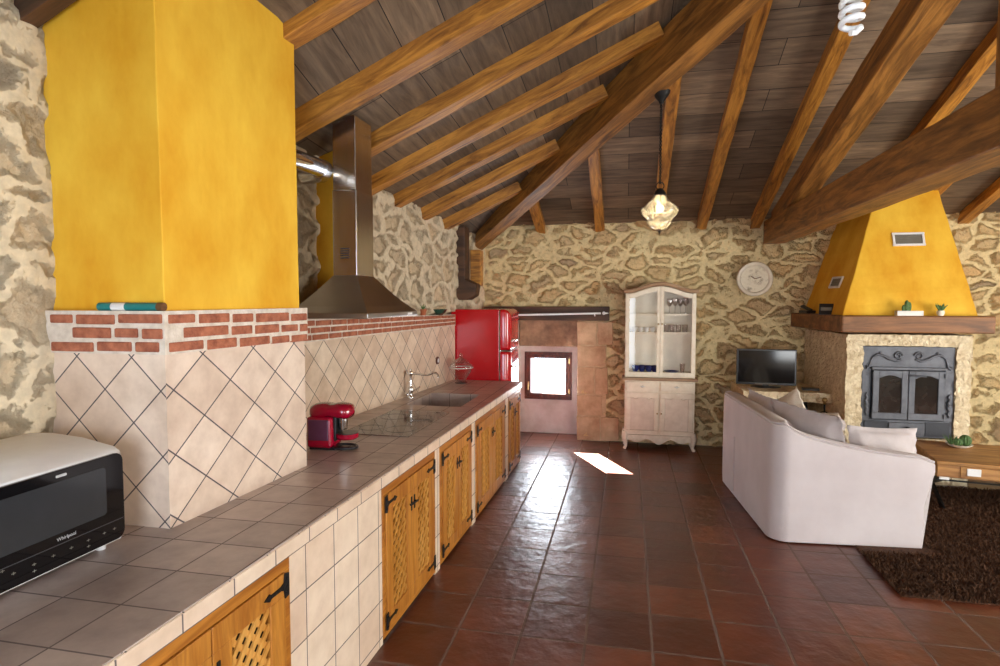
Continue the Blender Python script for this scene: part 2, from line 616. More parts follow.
M['mortar'] = plain('mortar', S(232, 220, 204), 0.9, c2=S(205, 190, 172), scale=20, bump=0.5, bscale=60)
M['mortar_warm'] = plain('mortar_warm', S(220, 194, 156), 0.9, c2=S(196, 166, 130), scale=14, bump=0.6, bscale=40)
M['brick'] = plain('brick', S(192, 118, 86), 0.9, c2=S(138, 76, 54), scale=22, bump=0.7, bscale=70, lo=0.3, hi=0.7)
M['yellow'] = plain('yellow_plaster', S(244, 198, 62), 0.75, c2=S(220, 156, 14), scale=1.7, stretch=(1.4, 1.4, 0.8), bump=0.18, bscale=16, lo=0.36, hi=0.66)
M['rafter'] = wood('rafter_wood', S(208, 146, 60), S(164, 108, 40), 'x', 2.0, 0.5, knots=0.9, bump=0.4, dark=S(92, 54, 20))
M['beam'] = wood('beam_wood', S(172, 118, 54), S(128, 84, 36), 'x', 1.8, 0.5, knots=0.8, bump=0.4, dark=S(76, 46, 20))
M['darkbeam'] = wood('dark_beam_wood', S(98, 66, 42), S(66, 44, 28), 'x', 0.9, 0.6, bump=0.4)
M['mantel'] = wood('mantel_wood', S(150, 100, 56), S(112, 72, 38), 'x', 1.0, 0.55, knots=0.4, bump=0.35)
M['pine'] = wood('pine_vertical', S(200, 136, 54), S(172, 108, 36), 'z', 1.2, 0.42, bump=0.12, dark=S(150, 86, 24))
M['pine_h'] = wood('pine_horizontal', S(192, 126, 46), S(164, 100, 30), 'y', 1.2, 0.42, bump=0.12, dark=S(146, 84, 24))
M['lattice'] = wood('lattice_pine', S(222, 166, 84), S(196, 134, 52), 'z', 1.0, 0.5, bump=0.1)
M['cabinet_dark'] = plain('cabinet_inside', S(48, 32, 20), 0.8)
M['iron'] = plain('wrought_iron', (0.018, 0.017, 0.016), 0.5, metal=0.6, bump=0.3, bscale=60)
M['steel'] = plain('brushed_steel', (0.62, 0.60, 0.57), 0.24, metal=1.0, c2=(0.52, 0.5, 0.48), scale=3, stretch=(8, 8, 0.4))
M['hood_steel'] = plain('hood_steel', (0.40, 0.37, 0.33), 0.30, metal=1.0, c2=(0.33, 0.30, 0.27), scale=2)
M['chrome'] = plain('chrome', (0.85, 0.85, 0.85), 0.08, metal=1.0)
M['fridge_red'] = plain('red_enamel', S(196, 8, 24), 0.2, c2=S(188, 8, 22), coat=0.6)
M['white_enamel'] = plain('white_plastic', S(236, 236, 236), 0.3)
M['black_glass'] = plain('black_glass', (0.006, 0.006, 0.007), 0.06)
M['black_plastic'] = plain('black_plastic', (0.014, 0.014, 0.015), 0.3)
M['dark_grey'] = plain('dark_grey', (0.05, 0.05, 0.055), 0.35)
M['oven_glass'] = plain('oven_glass', (0.035, 0.037, 0.04), 0.12)
M['machine_red'] = plain('magenta_red_plastic', S(156, 2, 40), 0.18, coat=0.6)
M['smoke'] = plain('smoked_plastic', S(96, 52, 78), 0.15, coat=0.4)
M['cream_paint'] = plain('cream_paint', S(244, 234, 212), 0.5, c2=S(230, 217, 192), scale=12)
M['cream_aged'] = plain('aged_cream_panel', S(234, 220, 200), 0.5, c2=S(220, 204, 182), scale=12)
M['waxed_top'] = wood('waxed_trim', S(190, 160, 128), S(150, 118, 88), 'x', 1.2, 0.5)
M['cab_back'] = plain('painted_back_boards', S(246, 238, 220), 0.6)
M['clear'] = glass('clear_glass', (1, 1, 1), 0.03)
M['jar_glass'] = glass('jar_glass', (0.93, 0.91, 0.91), 0.04, edge=0.85)
M['pane'] = glass('window_pane', (1, 1, 1), 0.04)
M['lamp_glass'] = glass('lamp_glass', (1.0, 0.95, 0.82), 0.05, 0.12, 0.16)
M['window_wood'] = wood('window_wood', S(110, 58, 40), S(84, 42, 28), 'z', 1.2, 0.4)
M['linen'] = plain('sofa_linen', S(202, 192, 191), 0.9, c2=S(192, 181, 180), scale=3, bump=0.12, bscale=240, sheen=0.2)
M['cushion'] = plain('cushion_cotton', S(200, 190, 188), 0.9, c2=S(182, 172, 170), scale=5, bump=0.2, bscale=160, sheen=0.2)
M['cream_cotton'] = plain('cream_cotton', S(242, 234, 220), 0.9, c2=S(228, 216, 198), scale=30, stretch=(1, 1, 4), bump=0.2, bscale=160)
M['stove'] = plain('stove_iron', S(104, 106, 112), 0.55, metal=0.35, c2=S(84, 86, 92), scale=12, bump=0.25, bscale=90)
M['stove_dark'] = plain('stove_dark_iron', S(58, 60, 66), 0.6, metal=0.3, bump=0.3, bscale=60)
M['stove_glass'] = plain('sooty_glass', (0.03, 0.026, 0.022), 0.10, c2=(0.012, 0.011, 0.010), scale=9, coat=0.5)
M['oak'] = wood('oak_table', S(204, 156, 92), S(176, 124, 64), 'x', 1.0, 0.5, knots=0.3, bump=0.2)
M['oak_side'] = wood('oak_table_side', S(190, 138, 76), S(156, 106, 54), 'x', 1.0, 0.5, bump=0.2)
M['rug'] = plain('brown_shag', S(92, 56, 28), 0.95, c2=S(46, 26, 12), scale=40, sheen=0.0, lo=0.3, hi=0.7)
M['cactus'] = plain('cactus_green', S(96, 128, 72), 0.7, c2=S(58, 88, 46), scale=40, bump=0.8, bscale=70)
M['white_glaze'] = plain('white_glaze', S(240, 238, 230), 0.2)
M['terracotta'] = plain('terracotta_pot', S(176, 98, 62), 0.8)
M['teal'] = plain('teal_tube', S(20, 122, 120), 0.4)
M['blue_china'] = plain('blue_china', S(30, 44, 110), 0.2)
M['paper'] = plain('white_card', S(238, 236, 232), 0.7)
M['grey_slat'] = plain('grey_slat', S(120, 116, 104), 0.5)
M['brass'] = plain('brass', (0.55, 0.38, 0.16), 0.3, metal=1.0)
M['clock_face'] = plain('carved_clock_face', S(244, 234, 208), 0.7, c2=S(176, 158, 124), scale=16, bump=0.9, bscale=22, lo=0.28, hi=0.45)
M['bulb'] = emit('bulb_glow', (1.0, 0.80, 0.45), 7.0)
M['cfl'] = plain('white_lamp_tube', S(240, 240, 238), 0.3)
M['cord'] = plain('cord', (0.05, 0.04, 0.03), 0.6)
M['print'] = plain('grey_print', S(190, 190, 190), 0.6)
M['screen'] = plain('tv_screen', (0.006, 0.006, 0.007), 0.08)


def plank_mat(name):
    m, nt, b = newmat(name)
    b.inputs['Roughness'].default_value = 0.75
    tc = nt.nodes.new('ShaderNodeTexCoord')
    br = nt.nodes.new('ShaderNodeTexBrick')
    br.offset = 0.37
    br.inputs['Color1'].default_value = rgb(S(134, 114, 92))
    br.inputs['Color2'].default_value = rgb(S(84, 70, 56))
    br.inputs['Mortar'].default_value = rgb((0.012, 0.009, 0.007))
    br.inputs['Scale'].default_value = 1.0
    br.inputs['Mortar Size'].default_value = 0.003
    br.inputs['Brick Width'].default_value = 1.7
    br.inputs['Row Height'].default_value = 0.27
    L(nt, tc.outputs['UV'], br.inputs['Vector'])
    mp = nt.nodes.new('ShaderNodeMapping')
    mp.inputs['Scale'].default_value = (1.2, 9, 1)
    L(nt, tc.outputs['UV'], mp.inputs['Vector'])
    n = N(nt, 'ShaderNodeTexNoise', Scale=2.2, Detail=8.0, Roughness=0.65, Distortion=0.6)
    L(nt, mp.outputs[0], n.inputs['Vector'])
    g = ramp(nt, n.outputs['Fac'], [(0.3, (0.40, 0.36, 0.34)), (0.52, (0.95, 0.92, 0.9)), (0.7, (1.5, 1.45, 1.35))])
    mx = N(nt, 'ShaderNodeMix', _data_type='RGBA', _blend_type='MULTIPLY')
    mx.inputs['Factor'].default_value = 0.8
    L(nt, br.outputs['Color'], mx.inputs['A'])
    L(nt, g.outputs['Color'], mx.inputs['B'])
    L(nt, mx.outputs['Result'], b.inputs['Base Color'])
    bp = N(nt, 'ShaderNodeBump', Strength=0.3, Distance=0.006)
    L(nt, n.outputs['Fac'], bp.inputs['Height'])
    L(nt, bp.outputs['Normal'], b.inputs['Normal'])
    return m


M['plank'] = plank_mat('roof_planks')

# ------------------------------------------------------------------ room shell
YB = 7.2


def wl(y, off=0.0):          # kitchen-side wall line
    return -2.265 + 0.0755 * y - off


def cf(y, off=0.0):          # counter front line
    return -1.225 + 0.0235 * y + off


def zl(x, y):                # underside of the rafters, slope over the kitchen
    return 3.759 + 0.45 * x - 0.086 * y + min(0.123, max(0.0, 0.22 * (3.16 - y)))


def zb(y):                   # underside of the rafters, slope over the back wall
    return 2.51 + 0.345 * (YB - y)


PL = 0.165                    # planks lie this far above the rafters' underside


def wall_grid(name, mat, p0, du, nu, nv, step, skip=None, bend=None):
    """a dense upright grid of step metres; du is its horizontal direction, facing du x up"""
    du = Vector(du).normalized()
    vs, fs = [], []
    for j in range(nv + 1):
        for i in range(nu + 1):
            p = Vector(p0) + du * (i * step)
            if bend:
                p.x = bend(p.y, p0[2] + j * step)
            vs.append((p.x, p.y, p0[2] + j * step))
    W = nu + 1
    for j in range(nv):
        for i in range(nu):
            if skip:
                p = Vector(p0) + du * ((i + 0.5) * step)
                if skip(p.x, p.y, p0[2] + (j + 0.5) * step):
                    continue
            a = j * W + i
            fs.append((a, a + 1, a + W + 1, a + W))
    me = bpy.data.meshes.new(name)
    me.from_pydata(vs, [], fs)
    me.update()
    for p in me.polygons:
        p.use_smooth = True
    me.materials.append(mat)
    o = bpy.data.objects.new(name, me)
    COL.objects.link(o)
    return struct(o)


# floor
struct(MB().box(-2.7, 6.3, -1.3, 7.7, -0.08, 0.0).build('floor', M['floor']))

# back wall (with the window niche left open) and kitchen-side wall
NX0, NX1, NZ1 = -1.345, -0.575, 1.455
wall_grid('wall_back', M['stone_back'], (-2.0, YB, 0.0), (1, 0, 0), 410, 140, 0.02,
          skip=lambda x, y, z: NX0 < x < NX1 and z < NZ1)
dl = Vector((-0.0755, -1.0, 0)).normalized()
wall_grid('wall_left', M['stone_left'], (wl(7.4, 0.085), 7.4, 0.0), dl, 435, 145, 0.02,
          bend=lambda y, z: wl(y, (0.030 - 0.012 * min(1, max(0, (y - 2.1) / 0.4))) if z > 1.56 or y < 1.9 else 0.10))
# niche: side reveals, back skin with the window opening, stone block over the window
WX0, WX1, WZ0, WZ1 = -1.275, -0.672, 0.435, 1.04
nb = MB()
yb = 7.5
nb.box(NX0 - 0.12, NX0, YB - 0.02, yb + 0.06, 0, NZ1)
nb.box(NX1, NX1 + 0.12, YB + 0.03, yb + 0.06, 0, NZ1)
nb.box(NX0, NX1, YB, yb + 0.06, NZ1, NZ1 + 0.08)
nb.box(NX0, WX0, yb, yb + 0.06, 0, NZ1)
nb.box(WX1, NX1, yb, yb + 0.06, 0, NZ1)
nb.box(WX0, WX1, yb, yb + 0.06, 0, WZ0)
nb.box(WX0, WX1, yb, yb + 0.06, WZ1, NZ1)
nb.box(NX0, WX0 + 0.075, yb + 0.06, yb + 0.30, 0, NZ1)  # unseen outer block, added to narrow the sun patch on the floor
struct(nb.build('wall_niche', M['whitewash']))
struct(MB().box(NX0 + 0.005, NX1 - 0.005, yb - 0.07, yb - 0.002, 1.115, NZ1 - 0.005).build('trim_1', M['lintel_stone'], bevel=0.015))
# dressed blocks right of the niche
tb = MB()
zs = [0.0, 0.30, 0.56, 0.90, 1.16, 1.45]
for i in range(5):
    wid = [0.50, 0.30, 0.36, 0.34, 0.42][i]
    j = random.uniform(-0.004, 0.004)
    a = 0.0
    for part in ((wid,) if i % 2 else (wid * 0.55, wid)):
        n_ = 9
        lo_ = [(NX1 + j + a + (part - a) * k / n_, zs[i] + 0.004 + random.uniform(0, 0.012)) for k in range(n_ + 1)]
        hi_ = [(NX1 + j + a + (part - a) * k / n_ - 0.008, zs[i + 1] - 0.004 - random.uniform(0, 0.012)) for k in range(n_ + 1)]
        tb.prism(lo_ + hi_[::-1], 'y', YB - 0.030 + j, YB + 0.05)
        a = part + 0.014
struct(tb.build('trim_2', M['dressed'], bevel=0.008))
struct(MB().box(NX1, NX1 + 0.34, YB - 0.020, YB + 0.04, 0.0, 1.45).build('trim_3', M['mortar_warm']))
# window_1 in the niche
w1 = thing('window_1', None, None, ((WX0 + WX1) / 2, yb, WZ0))
w1['kind'] = 'structure'
MB().frame('y', yb - 0.03, yb + 0.05, WX0, WX1, WZ0, WZ1, 0.045).build('window_frame', M['window_wood'], w1, bevel=0.005)
MB().frame('y', yb - 0.045, yb + 0.03, WX0 + 0.03, WX1 - 0.03, WZ0 + 0.03, WZ1 - 0.03, 0.048).build('window_sash', M['window_wood'], w1, bevel=0.006)
MB().box(WX0 + 0.07, WX1 - 0.07, yb - 0.006, yb, WZ0 + 0.07, WZ1 - 0.07).build('pane', M['pane'], w1)
hb = MB()
hb.box(WX0 + 0.045, WX0 + 0.065, yb - 0.055, yb - 0.044, 0.60, 0.66)
hb.tube([(WX0 + 0.055, yb - 0.05, 0.64), (WX0 + 0.055, yb - 0.085, 0.64), (WX0 + 0.055, yb - 0.088, 0.63), (WX0 + 0.055, yb - 0.088, 0.56)], 0.008)
hb.build('window_handle', M['brass'], w1, smooth=40)
hg = MB()
for z in (0.55, 0.93):
    hg.cyl((WX1 - 0.03, yb - 0.048, z - 0.03), (WX1 - 0.03, yb - 0.048, z + 0.03), 0.008)
hg.build('window_hinge', M['brass'], w1, smooth=40)

# walls behind and beside the camera, with unseen window openings added to let daylight in
wf = MB()
for a, b_, c, d in ((-2.7, -1.2, 0, 3), (-1.2, 0.2, 2.2, 3), (0.2, 2.3, 0, 3), (2.3, 4.5, 0, 0.3), (2.3, 4.5, 2.1, 3), (4.5, 6.3, 0, 3)):
    wf.box(a, b_, -1.3, -1.1, c, d)
struct(wf.build('wall_front', M['plaster']))
wr = MB()
for a, b_, c, d in ((-1.3, 1.45, 0, 3), (1.45, 3.75, 0, 0.1), (1.45, 3.75, 2.45, 3), (3.75, 7.6, 0, 3)):
    wr.box(6.1, 6.3, a, b_, c, d)
wr.prism([(-1.3, 3), (7.6, 3), (7.2, 3.05), (2.2, 4.5), (-1.1, 3.05)], 'x', 6.1, 6.3)
struct(wr.build('wall_right', M['plaster']))
w2 = thing('added_window_2', None, None, (3.4, -1.2, 0.85)); w2['kind'] = 'structure'
fb = MB().frame('y', -1.24, -1.16, 2.3, 4.5, 0.3, 2.1, 0.06)
fb.box(3.37, 3.43, -1.24, -1.16, 0.36, 2.04)
fb.build('window_frame', M['window_wood'], w2)
w3 = thing('added_window_3', None, None, (6.2, 2.6, 0.1)); w3['kind'] = 'structure'
fb = MB().frame('x', 6.16, 6.24, 1.45, 3.75, 0.1, 2.45, 0.06)
fb.box(6.16, 6.24, 2.57, 2.63, 0.16, 2.39)
fb.build('window_frame', M['window_wood'], w3)

# roof planks
APX = (1.476, 2.2)


def zlp(x, y):
    return zl(x, y) + PL


cb = bmesh.new()
uvl = cb.loops.layers.uv.new('UVMap')


def ceil_poly(pts, uvf):
    vs = [cb.verts.new(p) for p in pts]
    f = cb.faces.new(vs)
    for l in f.loops:
        l[uvl].uv = uvf(l.vert.co)


yb_e, xr = 7.75, 6.3
hx = (1.235 - 0.259 * yb_e) / 0.45
za = zb(APX[1]) + PL
P_bl = (hx, yb_e, zb(yb_e) + PL)
P_ap = (APX[0], APX[1], za)
P_bl = (hx, yb_e, zlp(hx, yb_e))
xl_ = -2.75
lu = lambda c: (c.y, c.x * 1.1)
hipx = lambda y: P_bl[0] + (P_ap[0] - P_bl[0]) * (yb_e - y) / (yb_e - APX[1])
for ya_, yb2_ in ((yb_e, 3.16), (3.16, 2.6), (2.6, APX[1])):
    ceil_poly([(hipx(ya_), ya_, zlp(hipx(ya_), ya_)), (hipx(yb2_), yb2_, zlp(hipx(yb2_), yb2_)), (xl_, yb2_, zlp(xl_, yb2_)), (xl_, ya_, zlp(xl_, ya_))], lu)
ceil_poly([(APX[0], APX[1], zlp(*APX)), (xl_, -1.35, zlp(xl_, -1.35)), (xl_, APX[1], zlp(xl_, APX[1]))], lu)
ceil_poly([P_bl, (xr, yb_e, zb(yb_e) + PL), (xr, APX[1], za), P_ap], lambda c: (c.x, c.y * 1.06))
ceil_poly([P_ap, (xr, APX[1], za), (xr, -1.35, 2.62), (xl_, -1.35, zlp(xl_, -1.35))][:3], lambda c: (c.x, c.y * 1.06))
ceil_poly([P_ap, (xr, -1.35, 2.62), (xl_, -1.35, zlp(xl_, -1.35))], lambda c: (c.x, c.y * 1.06))
me = bpy.data.meshes.new('ceiling')
cb.to_mesh(me)
cb.free()
me.materials.append(M['plank'])
ceil = bpy.data.objects.new('ceiling', me)
COL.objects.link(ceil)
sd = ceil.modifiers.new('thickness', 'SOLIDIFY')
sd.thickness = 0.06
sd.offset = 1.0
struct(ceil)

# ------------------------------------------------------------------ roof timbers


def timber(name, p0, p1, w, h, mat, label, cat, group=None, roll_up=(0, 0, 1), jit=0.003, centre=True):
    """p0-p1 is the centre line of the underside"""
    p0, p1 = Vector(p0), Vector(p1)
    d = p1 - p0
    Ln = d.length
    x = d.normalized()
    y = Vector(roll_up).cross(x).normalized()
    z = x.cross(y)
    n = max(3, int(Ln / 0.22))
    mb = MB()
    rings = []
    for i in range(n + 1):
        t = Ln * i / n
        j = [random.uniform(-jit, jit) for _ in range(8)]
        rings.append([(t, -w / 2 + j[0], j[1]), (t, w / 2 + j[2], j[3]), (t, w / 2 + j[4], h + j[5]), (t, -w / 2 + j[6], h + j[7])])
    mb.loft(rings)
    me = bpy.data.meshes.new(name)
    me.from_pydata(mb.v, [], mb.f)
    bm = bmesh.new()
    bm.from_mesh(me)
    bmesh.ops.recalc_face_normals(bm, faces=bm.faces)
    bm.to_mesh(me)
    bm.free()
    me.materials.append(mat)
    o = bpy.data.objects.new(name, me)
    COL.objects.link(o)
    mw = Matrix((x, y, z)).transposed().to_4x4()
    mw.translation = p0
    o.matrix_world = mw
    b = o.modifiers.new('bevel', 'BEVEL')
    b.width = min(w, h) * 0.03
    b.segments = 2
    b.limit_method = 'ANGLE'
    b.angle_limit = math.radians(50)
    BASE[o.name] = (tuple(p0), 0)
    return tag(o, label, cat, group)


HIP0 = Vector((-1.75, 7.1, 2.3))
HIPD = Vector((1.0, -1.286, 0.45))


def hip_x(y):
    return -1.75 + (7.1 - y) / 1.286


GR1 = 'rafters over the kitchen'
left_r = [(1.822, None, 'dark rafter at the top left corner in front of the yellow chimney'),
          (2.69, -1.68, 'short visible rafter emerging from the top right corner of the yellow chimney'),
          (3.16, None, 'long rafter just above the top of the steel extractor duct'),
          (3.76, None, 'rafter whose lower end sits behind the top of the extractor duct'),
          (4.305, None, 'first rafter whose end shows on the stone wall right of the duct'),
          (4.80, None, 'second rafter end right of the duct, rising towards the hip beam'),
          (5.36, None, 'short rafter ending rounded against the hip beam, third from the duct'),
          (5.92, None, 'shortest kitchen rafter in the corner beside the hip beam')]
for y, xs, lab in left_r:
    x0 = wl(y, 0.16) if xs is None else xs
    if y < 2.95:
        x1 = -2.3 + (y + 1.1) * 1.14 - 0.1
        x1 = min(x1, 1.30)
    else:
        x1 = hip_x(y) - 0.20
    up_ = 0.045 if 2.6 < y < 2.8 else (-0.05 if y < 2 else 0.0)
    timber('rafter', (x0, y, zl(x0, y) + up_), (x1, y, zl(x1, y) + up_), 0.125 if y > 2 else 0.065, PL - 0.004, M['rafter'] if y > 2 else M['darkbeam'], lab, 'rafter', GR1)
GR2 = 'rafters over the back wall'
back_r = [(-1.03, 'shortest back rafter, tip over the wooden lintel'),
          (-0.325, 'narrow back rafter between the lintel end and the pendant lamp'),
          (0.33, 'back rafter directly behind the chain of the pendant lamp'),
          (0.82, 'long rafter rising right of the pendant lamp to the hip beam'),
          (1.40, 'rafter ending on the wall above the round clock beside the tie beam'),
          (2.395, 'shadowed rafter crossing above the tie beam at upper right'),
          (2.914, 'rafter meeting the top right edge of the yellow fireplace hood'),
          (3.46, 'rafter ending on the stone wall right of the fireplace hood')]
for x, lab in back_r:
    y1 = 7.1 - (x + 1.75) * 1.286 + 0.02 if x < 1.476 else 2.35
    y1 += 0.12
    y0 = YB + 0.06
    timber('rafter', (x, y0, zb(y0)), (x, y1, zb(y1)), 0.105, PL - 0.004, M['rafter'], lab, 'rafter', GR2)
# hip beam from the corner to the apex
off = Vector((-0.067, -0.052, 0))
pa = HIP0 + off + HIPD * (-0.03)
pb = HIP0 + off + HIPD * 3.15
timber('hip_beam', pa, pb, 0.17, 0.29, M['beam'], 'long diagonal hip beam carrying the pendant lamp, rising from the kitchen corner', 'beam')
# tie beam, principal rafter, king post
timber('tie_beam', (1.588, 7.15, 2.325), (1.588, -1.05, 2.325), 0.224, 0.25, M['beam'], 'heavy horizontal tie beam running past the fireplace hood', 'beam')
timber('principal_rafter', (1.568, 6.75, 2.43), (1.568, 3.0, 3.378), 0.184, 0.205, M['beam'], 'thick sloping rafter rising from the end of the tie beam', 'beam')
timber('king_post', (1.588, 2.745, 2.575), (1.588, 2.745, 4.1), 0.18, 0.18, M['beam'], 'upright post standing on the tie beam at the right edge', 'post', roll_up=(0, 1, 0))
# corner corbel under the hip beam
cbx = MB()
cbx.prism([(-1.93, 2.50), (-1.73, 2.50), (-1.73, 1.93), (-1.60, 1.87), (-1.62, 1.75), (-1.70, 1.70), (-1.93, 1.70)], 'y', 6.26, 6.46)
tag(cbx.build('corner_corbel', M['darkbeam'], bevel=0.01), 'dark wooden corbel post in the corner under the foot of the hip beam', 'corbel')
tag(MB().box(-1.728, -1.61, 6.48, 6.62, 1.86, 2.26).build('corbel_block', M['rafter'], bevel=0.008), 'light wooden block against the wall beside the dark corner corbel', 'wooden block')
# lintel over niche
timber('wooden_lintel', (-1.72, 7.185, 1.455), (-0.205, 7.185, 1.455), 0.16, 0.165, M['darkbeam'], 'dark wooden lintel over the window niche behind the red fridge', 'lintel')

# ------------------------------------------------------------------ yellow chimney column with brick band and tiled base
chim = thing('kitchen_chimney', 'yellow plastered chimney column on a tiled base standing on the counter', 'chimney', (-1.88, 2.3, 0.85))


def quad(x0, x1, y0, y1, g=0.0):
    # plan of the column, its aisle face turned with the wall
    return [(x0, y0 - g), (x1 + g, y0 - g), (x1 + 0.052 + g, y1 + g), (x0, y1 + g)]


q0 = quad(-2.30, -1.652, 1.862, 2.735)
qb = quad(-2.30, -1.652, 1.862, 2.735, 0.012)
MB().hull8([(x, y, 0.85) for x, y in q0], [(x, y, 1.50) for x, y in q0]).build('tiled_base', M['diamond'], chim)
tbm = bpy.data.objects['tiled_base'].data
for pg in tbm.polygons:
    if abs(pg.normal.x) > 0.7:
        for li in pg.loop_indices:
            uvd = tbm.uv_layers[0].data[li]
            uvd.uv = (0.083 + (uvd.uv[0] - 0.046) * 0.8167, uvd.uv[1])
MB().hull8([(x, y, 1.50) for x, y in qb], [(x, y, 1.66) for x, y in qb]).build('mortar_band', M['mortar'], chim)
qs = quad(-2.30, -1.664, 1.880, 2.715)
rings = []
for i in range(15):
    z = 1.655 + (3.35 - 1.655) * i / 14
    j = 0.0012
    rings.append([(x + random.uniform(-j, j) - 0.004 * i / 14, y + random.uniform(-j, j), z + (0.45 * (x + 1.66) if i == 14 else 0)) for x, y in qs])
MB().loft(rings).build('plastered_shaft', M['yellow'], chim, bevel=0.004)
bk = MB()
for c in range(3):
    z0 = 1.508 + c * 0.052
    t = -2.14 + (c % 2) * 0.10
    while t < -1.655:
        ln = random.choice((0.10, 0.15, 0.17, 0.19))
        e = min(t + ln, -1.648)
        bk.box(t, e, 1.843, 1.87, z0 + random.uniform(-0.003, 0.003), z0 + 0.036 + random.uniform(-0.003, 0.003))
        t = e + 0.018
    t = 1.868 + (c % 2) * 0.07
    while t < 2.70:
        ln = random.choice((0.13, 0.17, 0.20, 0.24))
        e = min(t + ln, 2.744)
        xm = -1.652 + 0.052 * ((t + e) / 2 - 1.862) / 0.873
        sag = -0.02 * (t - 1.86)
        bk.obox((xm - 0.004, (t + e) / 2, z0 + 0.018 + sag), (0.04, e - t, 0.037 + random.uniform(-0.004, 0.004)), (1, -0.0595, 0), (0.0595, 1, 0))
        t = e + 0.018
bk.build('brick_course', M['brick'], chim, bevel=0.005)

# ------------------------------------------------------------------ tiled backsplash with its brick ledge (kitchen wall)
bs = thing('tiled_backsplash', 'diamond tiled backsplash with brick ledge along the stone wall', 'backsplash', (-2.0, 4.4, 0.85))
y0, y1 = 2.735, 6.12
MB().hull8([(wl(y0, 0.075), y0, 0.80), (wl(y0), y0, 0.80), (wl(y1), y1, 0.80), (wl(y1, 0.075), y1, 0.80)],
           [(wl(y0, 0.075), y0, 1.43), (wl(y0), y0, 1.43), (wl(y1), y1, 1.43), (wl(y1, 0.075), y1, 1.43)]).build('diamond_tiles', M['diamond_wall'], bs)
MB().hull8([(wl(y0, 0.13), y0, 1.43), (wl(y0, -0.004), y0, 1.43), (wl(y1, -0.004), y1, 1.425), (wl(y1, 0.13), y1, 1.425)],
           [(wl(y0, 0.13), y0, 1.585), (wl(y0, -0.004), y0, 1.585), (wl(y1, -0.004), y1, 1.545), (wl(y1, 0.13), y1, 1.545)]).build('mortar_band', M['mortar'], bs)
bk = MB()
for c in range(3):
    t = y0 + (c % 2) * 0.09
    while t < y1 - 0.03:
        ln = random.choice((0.15, 0.18, 0.20, 0.22))
        e = min(t + ln, y1)
        ym = (t + e) / 2
        sl = (ym - y0) / (y1 - y0)
        zc = 1.457 - 0.005 * sl + c * (0.0495 - 0.0125 * sl)
        bk.obox((wl(ym, 0.008), ym, zc), (0.04, e - t, 0.036 - 0.008 * sl), (1, -0.0755, 0), (0.0755, 1, 0))
        t = e + 0.016
bk.build('brick_course', M['brick'], bs, bevel=0.004)

# yellow pilaster and exhaust pipe behind the hood
pz = 2.9
pil = MB()
pil.hull8([(wl(3.64, 0.2), 3.64, 1.60), (-1.80, 3.64, 1.60), (-1.80, 3.76, 1.60), (wl(3.76, 0.2), 3.76, 1.60)],
          [(wl(3.64, 0.2), 3.64, 2.58), (-1.80, 3.64, 2.72), (-1.80, 3.76, 2.70), (wl(3.76, 0.2), 3.76, 2.55)])
tag(pil.build('yellow_pilaster', M['yellow'], bevel=0.012), 'narrow yellow plastered flue behind the steel extractor duct', 'flue')
pp = thing('exhaust_pipe', 'horizontal chrome pipe between the yellow chimney and the yellow flue', 'pipe', (-1.78, 3.0, 2.45))
MB().tube([(-1.69, 2.68, 2.42), (-1.74, 3.05, 2.455), (-1.765, 3.24, 2.468)], 0.052, 20).build('tube', M['chrome'], pp, smooth=40)
MB().tube([(-1.76, 3.20, 2.465), (-1.765, 3.26, 2.468), (-1.82, 3.34, 2.468), (-1.95, 3.36, 2.466)], 0.057, 20).build('elbow_collar', M['steel'], pp, smooth=40)

# ------------------------------------------------------------------ counter
ctr = thing('kitchen_counter', 'long tiled kitchen worktop on tiled masonry piers', 'counter', (-1.5, 3.2, 0.0))
YC0, YC1 = 0.3, 6.08
SKY0, SKY1, SKX0, SKX1 = 4.52, 5.15, -1.745, -1.285
wt = MB()


def slab(ya, yb_, xa, xb, z0=0.795, z1=0.85):
    # xa, xb: functions of y
    wt.hull8([(xa(ya), ya, z0), (xb(ya), ya, z0), (xb(yb_), yb_, z0), (xa(yb_), yb_, z0)],
             [(xa(ya), ya, z1), (xb(ya), ya, z1), (xb(yb_), yb_, z1), (xa(yb_), yb_, z1)])


bx = lambda y: wl(y, 0.03)
fx = lambda y: cf(y, 0.012)
slab(YC0, SKY0, bx, fx)
slab(SKY0, SKY1, bx, lambda y: SKX0)
slab(SKY0, SKY1, lambda y: SKX1, fx)
slab(SKY1, YC1, bx, fx)
wt.build('worktop', M['worktop'], ctr)
eb = MB()
eb.hull8([(cf(YC0, -0.02), YC0, 0.788), (cf(YC0, 0.018), YC0, 0.788), (cf(YC1, 0.018), YC1 + 0.006, 0.788), (cf(YC1, -0.02), YC1 + 0.006, 0.788)],
         [(cf(YC0, -0.02), YC0, 0.846), (cf(YC0, 0.018), YC0, 0.846), (cf(YC1, 0.018), YC1 + 0.006, 0.846), (cf(YC1, -0.02), YC1 + 0.006, 0.846)])
eb.build('edge_tiles', M['front_tile'], ctr, bevel=0.004)
CAB = [(1.07, 1.885), (2.665, 3.43), (3.52, 4.24), (4.345, 5.355), (5.49, 6.045)]
pb_ = MB()
spans = [(YC0, CAB[0][0])] + [(CAB[i][1], CAB[i + 1][0]) for i in range(4)] + [(CAB[4][1], YC1)]
for a, b_ in spans:
    pb_ = MB().hull8([(cf(a, -0.30), a, 0), (cf(a), a, 0), (cf(b_), b_, 0), (cf(b_, -0.30), b_, 0)],
              [(cf(a, -0.30), a, 0.795), (cf(a), a, 0.795), (cf(b_), b_, 0.795), (cf(b_, -0.30), b_, 0.795)])
    pb_.build('tiled_pier', M['front_tile'], ctr)
